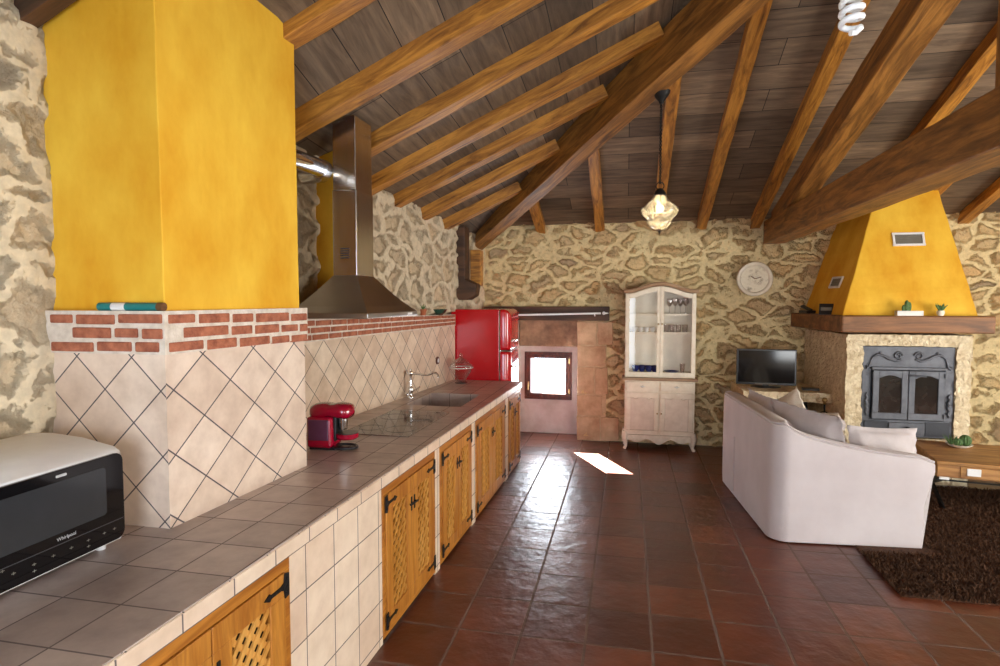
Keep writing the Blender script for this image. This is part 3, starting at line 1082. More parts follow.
# sink basin, tiled, sunk into the worktop
sk = MB()
t = 0.012
e_ = 0.002
for args in ((SKX0, SKX1, SKY0, SKY1, 0.64, 0.652), (SKX0 - t, SKX0 + e_, SKY0, SKY1, 0.64, 0.849), (SKX1 - e_, SKX1 + t, SKY0, SKY1, 0.64, 0.849),
             (SKX0, SKX1, SKY0 - t, SKY0 + e_, 0.64, 0.849), (SKX0, SKX1, SKY1 - e_, SKY1 + t, 0.64, 0.849)):
    sk.box(*args)
sk.build('sink_basin', M['worktop'], ctr)
sr = MB().cyl((-1.52, 4.83, 0.652), (-1.52, 4.83, 0.657), 0.04, n=20)
sr.build('sink_drain', M['steel'], ctr, smooth=40)

# cabinets under the counter
CAB_LAB = ['nearest wooden lattice cabinet under the counter, cut by the photo bottom beside the microwave',
           'double lattice cabinet right after the wide blank tiled pier',
           'lattice cabinet below the hob, second after the wide tiled pier',
           'widest lattice cabinet under the sink',
           'last and smallest lattice cabinet at the far counter end beside the window niche']


def lattice_panel(mb, y0, y1, z0, z1, x, step, bw, th):
    W, H = y1 - y0, z1 - z0
    for s in (1, -1):
        c = -H + step * 0.5
        while c < W:
            # line y = c + z (s=1) or mirrored
            za_, zb_ = max(0, -c), min(H, W - c)
            if zb_ - za_ > 0.01:
                ya, yb2 = c + za_, c + zb_
                if s < 0:
                    ya, yb2 = W - ya, W - yb2
                xo = x + (0 if s > 0 else -th * 0.8)
                mb.bar((xo, y0 + ya, z0 + za_), (xo, y0 + yb2, z0 + zb_), bw, th, up=(1, 0, 0))
            c += step


for ci, ((a, b_), lab) in enumerate(zip(CAB, CAB_LAB)):
    yc = (a + b_) / 2
    W = b_ - a
    c = thing('lattice_cabinet', lab, 'cabinet', (cf(yc), yc, 0), -0.0235, 'lattice cabinets under the counter')
    h = W / 2 - 0.002
    ztop, zbot = 0.784, 0.02
    cc = MB()
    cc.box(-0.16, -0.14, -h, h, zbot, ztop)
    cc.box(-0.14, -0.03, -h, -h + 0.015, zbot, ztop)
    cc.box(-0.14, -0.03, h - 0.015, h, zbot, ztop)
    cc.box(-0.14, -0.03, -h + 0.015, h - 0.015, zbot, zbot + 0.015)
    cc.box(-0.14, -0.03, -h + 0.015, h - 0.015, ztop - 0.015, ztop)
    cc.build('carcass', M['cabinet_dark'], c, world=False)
    fw = 0.035
    MB().frame('x', -0.028, 0.004, -h, h, zbot, ztop, fw, wb=0.03, wt=0.045).build('face_frame', M['pine_h'], c, world=False, bevel=0.003)
    for s in (-1, 1):
        yo0, yo1 = (-h + fw + 0.002, -0.002) if s < 0 else (0.002, h - fw - 0.002)
        zd0, zd1 = zbot + 0.032, ztop - 0.047
        lw = yo1 - yo0
        st = lw * 0.235
        d = MB().frame('x', -0.02, 0.010, yo0, yo1, zd0, zd1, st, wb=0.075, wt=0.08)
        door = d.build('door', M['pine'], c, world=False, bevel=0.003)
        lp = MB()
        big = ci == 0
        lattice_panel(lp, yo0 + st - 0.004, yo1 - st + 0.004, zd0 + 0.071, zd1 - 0.076, 0.0, 0.060 if big else 0.060, 0.020 if big else 0.016, 0.008)
        lp.build('lattice', M['lattice'], door, world=False)
        ho = yo0 if s < 0 else yo1
        dr = -s
        for zz in (zd0 + 0.045, zd1 - 0.045):
            hb = MB()
            x0_, x1_ = 0.0105, 0.0145
            hb.add(*(lambda pts: ([(x0_, p[0], p[1]) for p in pts] + [(x1_, p[0], p[1]) for p in pts],
                                  [tuple(range(len(pts)))[::-1], tuple(range(len(pts), 2 * len(pts)))] + [(i, (i + 1) % len(pts), len(pts) + (i + 1) % len(pts), len(pts) + i) for i in range(len(pts))]))(
                [(ho - dr * 0.018, zz - 0.04), (ho + dr * 0.006, zz - 0.045), (ho + dr * 0.012, zz - 0.014), (ho + dr * 0.03, zz - 0.007), (ho + dr * 0.085, zz - 0.006),
                 (ho + dr * 0.095, zz - 0.014), (ho + dr * 0.125, zz), (ho + dr * 0.095, zz + 0.014), (ho + dr * 0.085, zz + 0.006), (ho + dr * 0.03, zz + 0.007),
                 (ho + dr * 0.012, zz + 0.014), (ho + dr * 0.006, zz + 0.045), (ho - dr * 0.018, zz + 0.04)]))
            hb.cyl((0.0145, ho - dr * 0.004, zz - 0.025), (0.018, ho - dr * 0.004, zz - 0.025), 0.006, n=8)
            hb.cyl((0.0145, ho - dr * 0.004, zz + 0.025), (0.018, ho - dr * 0.004, zz + 0.025), 0.006, n=8)
            hb.build('hinge', M['iron'], door, world=False)
        lt = MB()
        yl = -0.022 if s < 0 else 0.022
        zl_ = zd1 - 0.15
        lt.box(0.0105, 0.014, yl - 0.007, yl + 0.007, zl_ - 0.038, zl_ + 0.038)
        lt.ball((0.018, yl, zl_), 0.008, 10, 6)
        if s < 0:
            lt.bar((0.022, yl - 0.04, zl_ + 0.006), (0.022, yl + 0.075, zl_ - 0.004), 0.010, 0.006, up=(1, 0, 0))
        lt.build('latch', M['iron'], door, world=False, smooth=40)

# ------------------------------------------------------------------ hob, faucet, jar, socket
hob = thing('ceramic_hob', 'black glass ceramic hob set in the tiled worktop', 'hob', (-1.535, 3.85, 0.85), -0.0235)
MB().box(-0.225, 0.225, -0.40, 0.40, 0.0, 0.006).build('glass_top', M['black_glass'], hob, world=False, bevel=0.002)
for (x, y, r) in ((-0.11, -0.22, 0.08), (0.10, -0.22, 0.1), (-0.11, 0.16, 0.1), (0.10, 0.16, 0.08)):
    MB().tube([(x + r * math.cos(t * 2 * math.pi / 40), y + r * math.sin(t * 2 * math.pi / 40), 0.0062) for t in range(40)], 0.0009, 4, closed=True).build('cooking_zone_ring', M['dark_grey'], hob, world=False)
rim = MB()
for a in ((-0.228, 0.228, -0.404, -0.400), (-0.228, 0.228, 0.400, 0.404), (-0.229, -0.225, -0.404, 0.404), (0.225, 0.229, -0.404, 0.404)):
    rim.box(a[0], a[1], a[2], a[3], 0.0, 0.0065)
rim.build('steel_trim', M['steel'], hob, world=False)

fc = thing('kitchen_faucet', 'ornate chrome faucet with swan spout by the tiled wall behind the sink', 'faucet', (-1.835, 4.86, 0.85))
MB().lathe([(0.0, 0), (0.030, 0), (0.030, 0.008), (0.020, 0.016), (0.014, 0.03), (0.018, 0.045), (0.024, 0.055), (0.024, 0.085), (0.016, 0.098), (0.012, 0.11), (0.016, 0.125), (0.013, 0.14), (0.010, 0.16), (0.014, 0.175), (0.012, 0.19), (0.018, 0.20), (0.024, 0.21), (0.024, 0.222), (0.012, 0.232), (0.006, 0.24), (0.009, 0.248), (0.0, 0.255)]).build('faucet_body', M['chrome'], fc, world=False, smooth=60)
MB().tube([(-0.03, 0, 0.216), (0.0, 0, 0.216), (0.06, 0, 0.212), (0.11, 0, 0.205), (0.15, 0, 0.203), (0.18, 0, 0.212), (0.205, 0, 0.226), (0.235, 0, 0.222), (0.25, 0, 0.205), (0.252, 0, 0.185)], [0.012, 0.012, 0.010, 0.009, 0.009, 0.010, 0.010, 0.009, 0.009, 0.011], 12).build('spout', M['chrome'], fc, world=False, smooth=60)
MB().tube([(0.02, 0, 0.06), (0.05, 0.0, 0.075), (0.085, 0, 0.10)], [0.007, 0.005, 0.007], 8).build('lever', M['chrome'], fc, world=False, smooth=60)
MB().tube([(-0.02, -0.03, 0.03), (-0.02, -0.06, 0.05)], [0.012, 0.012], 10).build('side_knob', M['chrome'], fc, world=False, smooth=60)

jar = thing('glass_jar', 'bulbous clear glass jar with lid at the far counter end before the red fridge', 'jar', (-1.655, 5.84, 0.85))
MB().lathe([(0.062, 0.0), (0.066, 0.005), (0.050, 0.02), (0.045, 0.035), (0.066, 0.065), (0.102, 0.115), (0.120, 0.16), (0.112, 0.19), (0.085, 0.208), (0.082, 0.212)], n=28).build('jar_body', M['jar_glass'], jar, world=False, smooth=60)
MB().lathe([(0.084, 0.213), (0.088, 0.218), (0.070, 0.234), (0.042, 0.248), (0.022, 0.262), (0.012, 0.270), (0.020, 0.284), (0.014, 0.298), (0.004, 0.31), (0.0, 0.312)], n=28).build('jar_lid', M['jar_glass'], jar, world=False, smooth=60)
MB().tube([(0.121 * math.cos(2 * math.pi * k / 40), 0.121 * math.sin(2 * math.pi * k / 40), 0.160) for k in range(40)], 0.004, 6, closed=True).build('beaded_band', M['white_glaze'], jar, world=False, smooth=60)
MB().lathe([(0.064, 0.0), (0.065, 0.007), (0.050, 0.014), (0.0, 0.014)], n=24).build('jar_foot', M['dark_grey'], jar, world=False, smooth=40)

so = thing('wall_socket', 'small round dark socket on the diamond tiled wall near the fridge', 'socket', (wl(5.62), 5.62, 1.06), 0)
ax = Vector((1, -0.0755, 0)).normalized()
MB().cyl(Vector((wl(5.62), 5.62, 1.10)), Vector((wl(5.62), 5.62, 1.10)) + ax * 0.012, 0.040, 0.036, 24).build('socket_plate', M['window_wood'], so, smooth=30)
MB().cyl(Vector((wl(5.62), 5.62, 1.10)) + ax * 0.012, Vector((wl(5.62), 5.62, 1.10)) + ax * 0.016, 0.020, 0.020, 18).build('socket_face', M['white_enamel'], so, smooth=30)

# small pots on the brick ledge
p = thing('clay_pot', 'tiny terracotta pot on the brick ledge right of the extractor hood', 'pot', (wl(5.28, -0.002), 5.28, 1.556))
MB().lathe([(0.0, 0), (0.024, 0), (0.032, 0.045), (0.036, 0.046), (0.036, 0.058), (0.030, 0.058), (0.028, 0.03), (0, 0.03)], n=18).build('pot', M['terracotta'], p, world=False, smooth=40)
sb_ = MB()
for k in range(6):
    a = k * 1.05
    sb_.tube([(0, 0, 0.03), (0.012 * math.cos(a), 0.012 * math.sin(a), 0.07), (0.03 * math.cos(a), 0.03 * math.sin(a), 0.09 + 0.01 * (k % 3))], [0.004, 0.005, 0.001], 5)
sb_.build('sprig', M['cactus'], p, world=False, smooth=60)
p = thing('green_bowl', 'dark green glass bowl on the brick ledge beside the fridge corner', 'bowl', (wl(5.70, 0.005), 5.70, 1.548))
MB().lathe([(0.0, 0), (0.03, 0), (0.06, 0.03), (0.075, 0.06), (0.07, 0.06), (0.055, 0.03), (0, 0.012)], n=20, sy=1.6).build('bowl', plain('green_glass', S(40, 74, 60), 0.15), p, world=False, smooth=50)

# ------------------------------------------------------------------ extractor hood
hd = thing('extractor_hood', 'stainless steel pyramid extractor hood with tall duct over the hob', 'extractor hood', (-1.7, 3.5, 1.6))
bx0, bx1, by0, by1 = -1.93, -1.42, 3.10, 3.905
tx0, tx1, ty0, ty1 = -1.745, -1.588, 3.325, 3.565
zb0, zb1, zt = 1.595, 1.625, 1.85
body = MB()
bl = [(bx0, by0), (bx1, by0), (bx1, by1), (bx0, by1)]
tl = [(tx0, ty0), (tx1, ty0), (tx1, ty1), (tx0, ty1)]
rings = [[(x, y, zb0) for x, y in bl], [(x, y, zb1) for x, y in bl]]
for i in range(1, 7):
    k = i / 6
    e = k ** 0.85
    rings.append([(b[0] + (t[0] - b[0]) * e, b[1] + (t[1] - b[1]) * e, zb1 + (zt - zb1) * k) for b, t in zip(bl, tl)])
body.loft(rings)
body.build('hood_canopy', M['hood_steel'], hd, bevel=0.004)
MB().box(tx0, tx1, ty0, ty1, zt - 0.01, 2.36).build('lower_duct', M['steel'], hd, bevel=0.006, seg=3)
MB().box(tx0 + 0.004, tx1 - 0.004, ty0 + 0.004, ty1 - 0.004, 2.35, 2.80).build('upper_duct', M['steel'], hd, bevel=0.006, seg=3)
MB().box(bx1 - 0.004, bx1 + 0.002, 3.72, 3.80, 1.603, 1.617).build('name_badge', M['paper'], hd)
vt = MB()
for k in range(5):
    vt.box(tx0 + 0.05, tx1 - 0.05, ty0 - 0.002, ty0 + 0.002, 1.95 + k * 0.014, 1.957 + k * 0.014)
vt.build('vent_slots', M['dark_grey'], hd)
fl = MB().box(bx0 + 0.04, bx1 - 0.04, by0 + 0.06, by1 - 0.06, zb0 - 0.004, zb0 + 0.004)
fl.build('grease_filter', M['steel'], hd)

# ------------------------------------------------------------------ microwave
mw = thing('microwave_oven', 'white microwave with black glass front on the counter at the left edge', 'microwave', (-1.90, 1.42, 0.85))
prof = [(-2.14, 0.875), (-1.725, 0.868), (-1.708, 0.876), (-1.700, 0.90), (-1.700, 1.165), (-1.706, 1.186), (-1.725, 1.198), (-1.85, 1.222), (-1.98, 1.232), (-2.08, 1.226), (-2.14, 1.20)]
my0, my1 = 1.17, 1.718
ys = [(my0, 0.02), (my0 + 0.006, 0.008), (my0 + 0.02, 0), (my1 - 0.02, 0), (my1 - 0.006, 0.008), (my1, 0.02)]
rings = []
for y, ins in ys:
    cx_, cz_ = -1.92, 1.05
    r = []
    for (x, z) in prof:
        dx, dz = x - cx_, z - cz_
        r.append((cx_ + dx * (1 - ins / 0.22), y, cz_ + dz * (1 - ins / 0.16)))
    rings.append(r)
MB().loft(rings).build('casing', M['white_enamel'], mw, smooth=35)


def rrect(y0, y1, z0, z1, r, n=5):
    pts = []
    for cy, cz, a0 in ((y1 - r, z1 - r, 0), (y0 + r, z1 - r, 90), (y0 + r, z0 + r, 180), (y1 - r, z0 + r, 270)):
        for i in range(n + 1):
            a = math.radians(a0 + 90 * i / n)
            pts.append((cy + r * math.cos(a), cz + r * math.sin(a)))
    return pts


MB().prism(rrect(my0 + 0.022, my1 - 0.014, 0.884, 1.180, 0.03), 'x', -1.71, -1.694).build('glass_front', M['black_glass'], mw, bevel=0.002)
MB().prism(rrect(my0 + 0.06, my1 - 0.085, 0.985, 1.145, 0.012), 'x', -1.70, -1.6932).build('door_window', M['oven_glass'], mw)
MB().box(-1.70, -1.6934, my0 + 0.03, my1 - 0.02, 0.950, 0.9525).build('door_gap', M['dark_grey'], mw)
for x in (-1.75, -2.08):
    for y in (my0 + 0.06, my1 - 0.06):
        MB().cyl((x, y, 0.85), (x, y, 0.878), 0.015, n=12).build('foot', M['white_enamel'], mw, smooth=40)


def text(body_, size, loc, rot, mat, parent, name):
    cu = bpy.data.curves.new(name, 'FONT')
    cu.body = body_
    cu.size = size
    cu.align_x = 'CENTER'
    cu.align_y = 'CENTER'
    cu.extrude = 0.0003
    ob = bpy.data.objects.new('tmp_text', cu)
    COL.objects.link(ob)
    dg = bpy.context.evaluated_depsgraph_get()
    dg.update()
    me_ = bpy.data.meshes.new_from_object(ob.evaluated_get(dg))
    bpy.data.objects.remove(ob)
    me_.materials.clear()
    me_.materials.append(mat)
    o = bpy.data.objects.new(name, me_)
    COL.objects.link(o)
    o.parent = parent
    b = BASE[parent.name]
    o.location = Vector(rz((loc[0] - b[0][0], loc[1] - b[0][1], loc[2] - b[0][2]), -b[1]))
    o.rotation_euler = rot
    BASE[o.name] = b
    return o


RX = (math.pi / 2, 0, math.pi / 2)
text('Whirlpool', 0.0155, (-1.6932, 1.485, 0.967), RX, M['print'], mw, 'brand_lettering')
MB().prism(rrect(1.458, 1.494, 1.158, 1.166, 0.003), 'x', -1.695, -1.6932).build('top_badge', M['print'], mw)
for k, (y, z) in enumerate([(1.62, 0.925), (1.66, 0.925), (1.56, 0.925), (1.50, 0.925), (1.44, 0.925), (1.38, 0.925), (1.32, 0.925), (1.38, 0.905), (1.56, 0.905), (1.29, 0.945), (1.27, 0.905)]):
    ic = MB().box(-1.695, -1.6932, y - 0.006, y + 0.006, z - 0.001, z + 0.001)
    ic.box(-1.695, -1.6932, y - 0.001, y + 0.001, z - 0.004, z + 0.004)
    ic.build('button_icon', M['grey_slat'], mw)

# ------------------------------------------------------------------ coffee machine
cm = thing('coffee_machine', 'magenta red pod coffee machine in front of the diamond tiles by the hob', 'coffee machine', (-1.775, 3.10, 0.85), 0.06)
w_ = 0.075
MB().prism([(0.0, 0.012), (0.15, 0.012), (0.155, 0.06), (0.15, 0.19), (0.0, 0.19)], 'y', -w_, w_).build('machine_body', M['machine_red'], cm, world=False, bevel=0.018, seg=3)
rings = []
for i in range(13):
    t_ = i / 12
    x = -0.005 + 0.265 * t_
    s = min(1.0, math.sqrt(max(0.0, 1 - abs(2 * t_ - 1) ** 5)) + 0.05)
    hh = 0.044 * s * (1 - 0.22 * math.exp(-((t_ - 0.5) / 0.10) ** 2))
    ww = 0.076 * s
    zc = 0.218 - 0.004 * math.cos(t_ * 6)
    rings.append([(x, ww * math.copysign(abs(math.cos(a)) ** 0.7, math.cos(a)), zc + hh * math.copysign(abs(math.sin(a)) ** 0.8, math.sin(a))) for a in [2 * math.pi * k / 20 for k in range(20)]])
MB().loft(rings).build('machine_head', M['machine_red'], cm, world=False, smooth=60)
MB().box(0.012, 0.135, -w_ - 0.004, -w_ + 0.01, 0.055, 0.175).build('water_tank', M['smoke'], cm, world=False, bevel=0.006)
sp = MB().cyl((0.19, 0, 0.11), (0.19, 0, 0.19), 0.022, 0.030, 18)
sp.build('spout', M['chrome'], cm, world=False, smooth=40)
MB().box(0.15, 0.166, -0.05, 0.05, 0.05, 0.19).build('front_column', M['black_plastic'], cm, world=False, bevel=0.004)
MB().lathe([(0.0, 0.060), (0.055, 0.058), (0.064, 0.066), (0.066, 0.090), (0.0, 0.090)], (0.215, 0, 0), 24).build('cup_tray', M['machine_red'], cm, world=False, smooth=40)
MB().lathe([(0.0, 0.0905), (0.060, 0.0905), (0.060, 0.094), (0.0, 0.094)], (0.215, 0, 0), 24).build('tray_grid', M['black_plastic'], cm, world=False, smooth=40)
MB().tube([(0.20 + 0.07 * math.cos(a), 0.055 * math.sin(a), 0.010) for a in [2 * math.pi * k / 28 for k in range(28)]], 0.008, 8, closed=True).build('base_ring', M['black_plastic'], cm, world=False, smooth=60)
bf = MB().box(0.01, 0.16, -0.06, 0.06, 0.0, 0.014)
bf.build('base_plate', M['black_plastic'], cm, world=False, bevel=0.003)

# teal tube on the chimney ledge
tt = thing('teal_tube', 'teal cardboard tube lying on the brick ledge of the yellow chimney', 'tube', (-1.80, 1.868, 1.661))
MB().cyl((-1.935, 1.868, 1.675), (-1.675, 1.868, 1.675), 0.0155, n=18).build('tube', M['teal'], tt, smooth=40)
MB().cyl((-1.875, 1.868, 1.675), (-1.815, 1.868, 1.675), 0.0158, n=18).build('paper_band', M['paper'], tt, smooth=40)
MB().cyl((-1.678, 1.868, 1.675), (-1.655, 1.868, 1.675), 0.0160, n=18).build('end_cap', M['mantel'], tt, smooth=40)

# ------------------------------------------------------------------ fridge
fr = thing('retro_fridge', 'glossy red retro fridge at the far end of the counter', 'fridge', (-1.56, 6.45, 0))
fx0, fx1 = -1.86, -1.325


def round_rect_yz(y0, y1, z0, z1, r, n=8):
    pts = [(y0, z0), (y1, z0)]
    for cy, a0 in ((y1 - r, 0), (y0 + r, 90)):
        for i in range(n + 1):
            a = math.radians(a0 + 90 * i / n)
            pts.append((cy + r * math.cos(a), z1 - r + r * math.sin(a)))
    return pts


FY0, FY1, FZ = 6.16, 6.74, 1.60
bpoly = [(fx0, 0.05), (fx1, 0.05), (fx1, FZ - 0.005), (fx1 - 0.01, FZ), (fx0 + 0.03, FZ), (fx0, FZ - 0.03)]
MB().prism(bpoly, 'y', FY0, FY1).build('fridge_body', M['fridge_red'], fr, bevel=0.025, seg=4)


def fdoor(z0, z1, name, round_top):
    rings = []
    for x, ins in ((fx1 + 0.008, 0.0), (fx1 + 0.05, 0.0), (fx1 + 0.085, 0.012), (fx1 + 0.108, 0.04), (fx1 + 0.116, 0.09)):
        y0_, y1_ = FY0 + ins, FY1 - ins
        zt_ = z1 - (ins * 1.1 if round_top else ins * 0.15)
        zb_ = z0 + (ins * 0.15 if round_top else ins * 0.4)
        rings.append([(x, y, z) for y, z in rrect(y0_, y1_, zb_, zt_, 0.03)])
    return MB().loft(rings).build(name, M['fridge_red'], fr, smooth=50)


d1 = fdoor(1.165, FZ, 'freezer_door', True)
d2 = fdoor(0.06, 1.150, 'fridge_door', False)
MB().frame('x', fx1 - 0.002, fx1 + 0.010, FY0 - 0.003, FY1 + 0.003, 0.05, FZ - 0.02, 0.012).build('door_seal_trim', M['chrome'], fr)
MB().box(fx1 + 0.0, fx1 + 0.112, FY0 + 0.01, FY1 - 0.01, 1.151, 1.164).build('door_divider', M['chrome'], fr)
for z, d in ((1.27, d1), (0.98, d2)):
    h = MB().tube([(fx1 + 0.105, FY0 + 0.09, z), (fx1 + 0.145, FY0 + 0.09, z), (fx1 + 0.15, FY0 + 0.10, z - 0.0), (fx1 + 0.15, FY0 + 0.26, z)], 0.011, 10)
    h.cyl((fx1 + 0.10, FY0 + 0.09, z), (fx1 + 0.122, FY0 + 0.09, z), 0.022, n=14)
    h.build('door_handle', M['chrome'], d, smooth=50)
for x in (fx0 + 0.06, fx1 - 0.04):
    for y in (FY0 + 0.06, FY1 - 0.06):
        MB().cyl((x, y, 0), (x, y, 0.052), 0.022, n=12).build('fridge_foot', M['black_plastic'], fr, smooth=40)

# curtain rod before the lintel
cr = thing('curtain_rod', 'white metal curtain rod with finial in front of the dark lintel', 'curtain rod', (-0.7, 7.02, 1.5))
MB().tube([(-1.30, 6.86, 1.525), (-0.30, 7.03, 1.545)], 0.011, 10).build('rod', M['white_enamel'], cr, smooth=50)
fn = MB().ball((-0.265, 7.036, 1.546), 0.020, 12, 8)
fn.tube([(-0.25, 7.038, 1.546), (-0.21, 7.045, 1.547)], [0.012, 0.003], 8)
fn.build('finial', M['white_enamel'], cr, smooth=60)
MB().tube([(-0.37, 7.02, 1.530), (-0.37, 7.05, 1.515), (-0.37, 7.112, 1.515)], 0.008, 8).build('bracket', M['white_enamel'], cr, smooth=60)

# ------------------------------------------------------------------ pendant lamp
LX, LY = 0.226, 4.56
pl_ = thing('pendant_lamp', 'lit bulbous glass pendant lantern hanging by a chain from the hip beam', 'pendant lamp', (LX, LY, 2.19))
MB().lathe([(0.0, 0), (0.012, 0.0), (0.020, 0.02), (0.045, 0.05), (0.062, 0.075), (0.064, 0.09), (0.0, 0.09)], (LX, LY, 3.125), 24).build('ceiling_canopy', M['iron'], pl_, smooth=50)
ch = MB()
for k in range(2):
    ch.tube([(LX + 0.006 * math.cos(t * 1.1 + k * math.pi), LY + 0.006 * math.sin(t * 1.1 + k * math.pi), 2.55 + 0.585 * t / 60) for t in range(61)], 0.0042, 5)
ch.build('chain', M['iron'], pl_, smooth=60)
MB().tube([(LX + 0.028 * math.cos(a), LY, 2.535 + 0.028 * math.sin(a)) for a in [2 * math.pi * k / 20 for k in range(20)]], 0.004, 6, closed=True).build('hanging_ring', M['iron'], pl_, smooth=60)
gp = [(0.040, 2.470), (0.050, 2.455), (0.060, 2.43), (0.095, 2.40), (0.128, 2.375), (0.134, 2.355), (0.124, 2.325), (0.095, 2.300), (0.082, 2.29), (0.086, 2.275), (0.082, 2.255), (0.055, 2.232), (0.025, 2.214), (0.004, 2.205)]
MB().lathe([(r, z) for r, z in gp], (LX, LY, 0), 32).build('glass_shade', M['lamp_glass'], pl_, smooth=60)
MB().lathe([(0.0, 2.52), (0.02, 2.515), (0.042, 2.485), (0.045, 2.468), (0.0, 2.468)], (LX, LY, 0), 20).build('top_cap', M['iron'], pl_, smooth=50)
cg = MB()
for k in range(8):
    a = 2 * math.pi * k / 8
    cg.tube([(LX + (r + 0.002) * math.cos(a), LY + (r + 0.002) * math.sin(a), z) for r, z in gp], 0.0022, 5)
for r, z in ((0.129, 2.372), (0.089, 2.295)):
    cg.tube([(LX + r * math.cos(2 * math.pi * k / 40), LY + r * math.sin(2 * math.pi * k / 40), z + 0.010 * math.cos(8 * 2 * math.pi * k / 40)) for k in range(40)], 0.0022, 5, closed=True)
cg.tube([(LX, LY, 2.212), (LX, LY, 2.18)], [0.010, 0.002], 8)
cg.build('wire_cage', M['iron'], pl_, smooth=60)
MB().ball((LX, LY, 2.375), (0.028, 0.028, 0.036)).build('bulb', M['bulb'], pl_, smooth=60)
light('pendant_glow', 'POINT', (LX, LY, 2.36), 8.0, (1.0, 0.80, 0.50), shadow_soft_size=0.05)

# ------------------------------------------------------------------ compact fluorescent bulb hanging at the top
cl = thing('spiral_bulb', 'white spiral energy saving bulb hanging at the top edge', 'light bulb', (0.49, 1.52, 2.307))
sp = []
for t in range(0, 181):
    a = t / 180 * 2 * math.pi * 4.5
    rr = 0.0205
    sp.append((rr * math.cos(a), rr * math.sin(a), 0.010 + 0.098 * t / 180))
sp = [(0.0, 0.004, 0.0), (0.012, 0.008, 0.002)] + sp
MB().tube(sp, 0.0072, 8).build('spiral_tube', M['cfl'], cl, world=False, smooth=60)
MB().lathe([(0.026, 0.108), (0.028, 0.112), (0.028, 0.135), (0.018, 0.155), (0.014, 0.185), (0.0, 0.185)], (0, 0, 0), 20).build('bulb_base', M['white_enamel'], cl, world=False, smooth=50)
MB().lathe([(0.0, 0.182), (0.020, 0.182), (0.020, 0.23), (0.008, 0.245), (0.0, 0.245)], (0, 0, 0), 16).build('socket', M['black_plastic'], cl, world=False, smooth=50)
MB().cyl((0, 0, 0.24), (0, 0, zlp(0.49, 1.52) - 2.307), 0.003, n=8).build('cord', M['cord'], cl, world=False)

# ------------------------------------------------------------------ clock
ck = thing('wall_clock', 'round cream wall clock with carved face on the stone wall above the television', 'clock', (1.415, 7.13, 1.945))


def disc(mb, prof, c):
    """lathe about the Y axis, prof (r, depth towards the room)"""
    n = 40
    mb.loft([[(c[0] + max(r, 1e-4) * math.cos(2 * math.pi * k / n), c[1] - d, c[2] + max(r, 1e-4) * math.sin(2 * math.pi * k / n)) for k in range(n)] for r, d in prof])
    return mb


cc_ = (1.385, 7.12, 1.935)
disc(MB(), [(0.17, 0.0), (0.187, 0.02), (0.192, 0.04), (0.185, 0.058), (0.168, 0.062), (0.150, 0.052), (0.146, 0.035), (0.0, 0.035)], cc_).build('clock_rim', M['cream_paint'], ck, smooth=50)
disc(MB(), [(0.145, 0.030), (0.145, 0.040), (0.0, 0.042)], cc_).build('clock_face', M['clock_face'], ck, smooth=30)
hands = MB()
hands.bar((1.385, 7.070, 1.935), (1.345, 7.070, 1.965), 0.010, 0.003, up=(0, 1, 0))
hands.bar((1.385, 7.070, 1.935), (1.452, 7.070, 1.955), 0.008, 0.003, up=(0, 1, 0))
hands.build('clock_hand', M['mantel'], ck)
mo = MB()
for k in range(9):
    a0 = 0.4 + k * 0.70
    c0 = (1.385 + (0.035 + 0.035 * (k % 3) / 2) * math.cos(a0), 1.935 + (0.035 + 0.03 * (k % 2)) * math.sin(a0))
    mo.tube([(c0[0] + 0.020 * (1 - t_ / 14) * math.cos(a0 + t_ * 0.42), 7.077, c0[1] + 0.020 * (1 - t_ / 14) * math.sin(a0 + t_ * 0.42)) for t_ in range(13)], 0.0042, 6)
mo.build('carved_scrollwork', M['clock_face'], ck, smooth=60)

# ------------------------------------------------------------------ cream china cabinet
cx0, cx1, cy0, cy1 = -0.036, 0.770, 6.86, 7.12
cw = (cx0 + cx1) / 2
cb_ = thing('china_cabinet', 'tall cream china cabinet with arched glass doors against the stone wall', 'cabinet', (cw, 6.99, 0))
lo = MB()
lo.box(cx0 + 0.02, cx1 - 0.02, cy0 + 0.02, cy1, 0.14, 0.79)
lo.build('base_cabinet', M['cream_paint'], cb_, bevel=0.004)
MB().box(cx0 - 0.012, cx1 + 0.012, cy0 - 0.012, cy1, 0.79, 0.822).build('waist_top', M['waxed_top'], cb_, bevel=0.008)
for sx in (cx0 + 0.035, cx1 - 0.035):
    for sy in (cy0 + 0.03, cy1 - 0.04):
        s = -1 if sx < cw else 1
        fwd = -1 if sy < 6.95 else 0
        MB().tube([(sx, sy, 0.20), (sx + s * 0.010, sy + fwd * 0.008, 0.14), (sx + s * 0.002, sy, 0.08), (sx - s * 0.004, sy, 0.035), (sx + s * 0.010, sy + fwd * 0.01, 0.012), (sx + s * 0.012, sy + fwd * 0.012, 0.0)],
                  [0.034, 0.036, 0.026, 0.018, 0.020, 0.018], 10).build('cabriole_leg', M['cream_paint'], cb_, smooth=60)
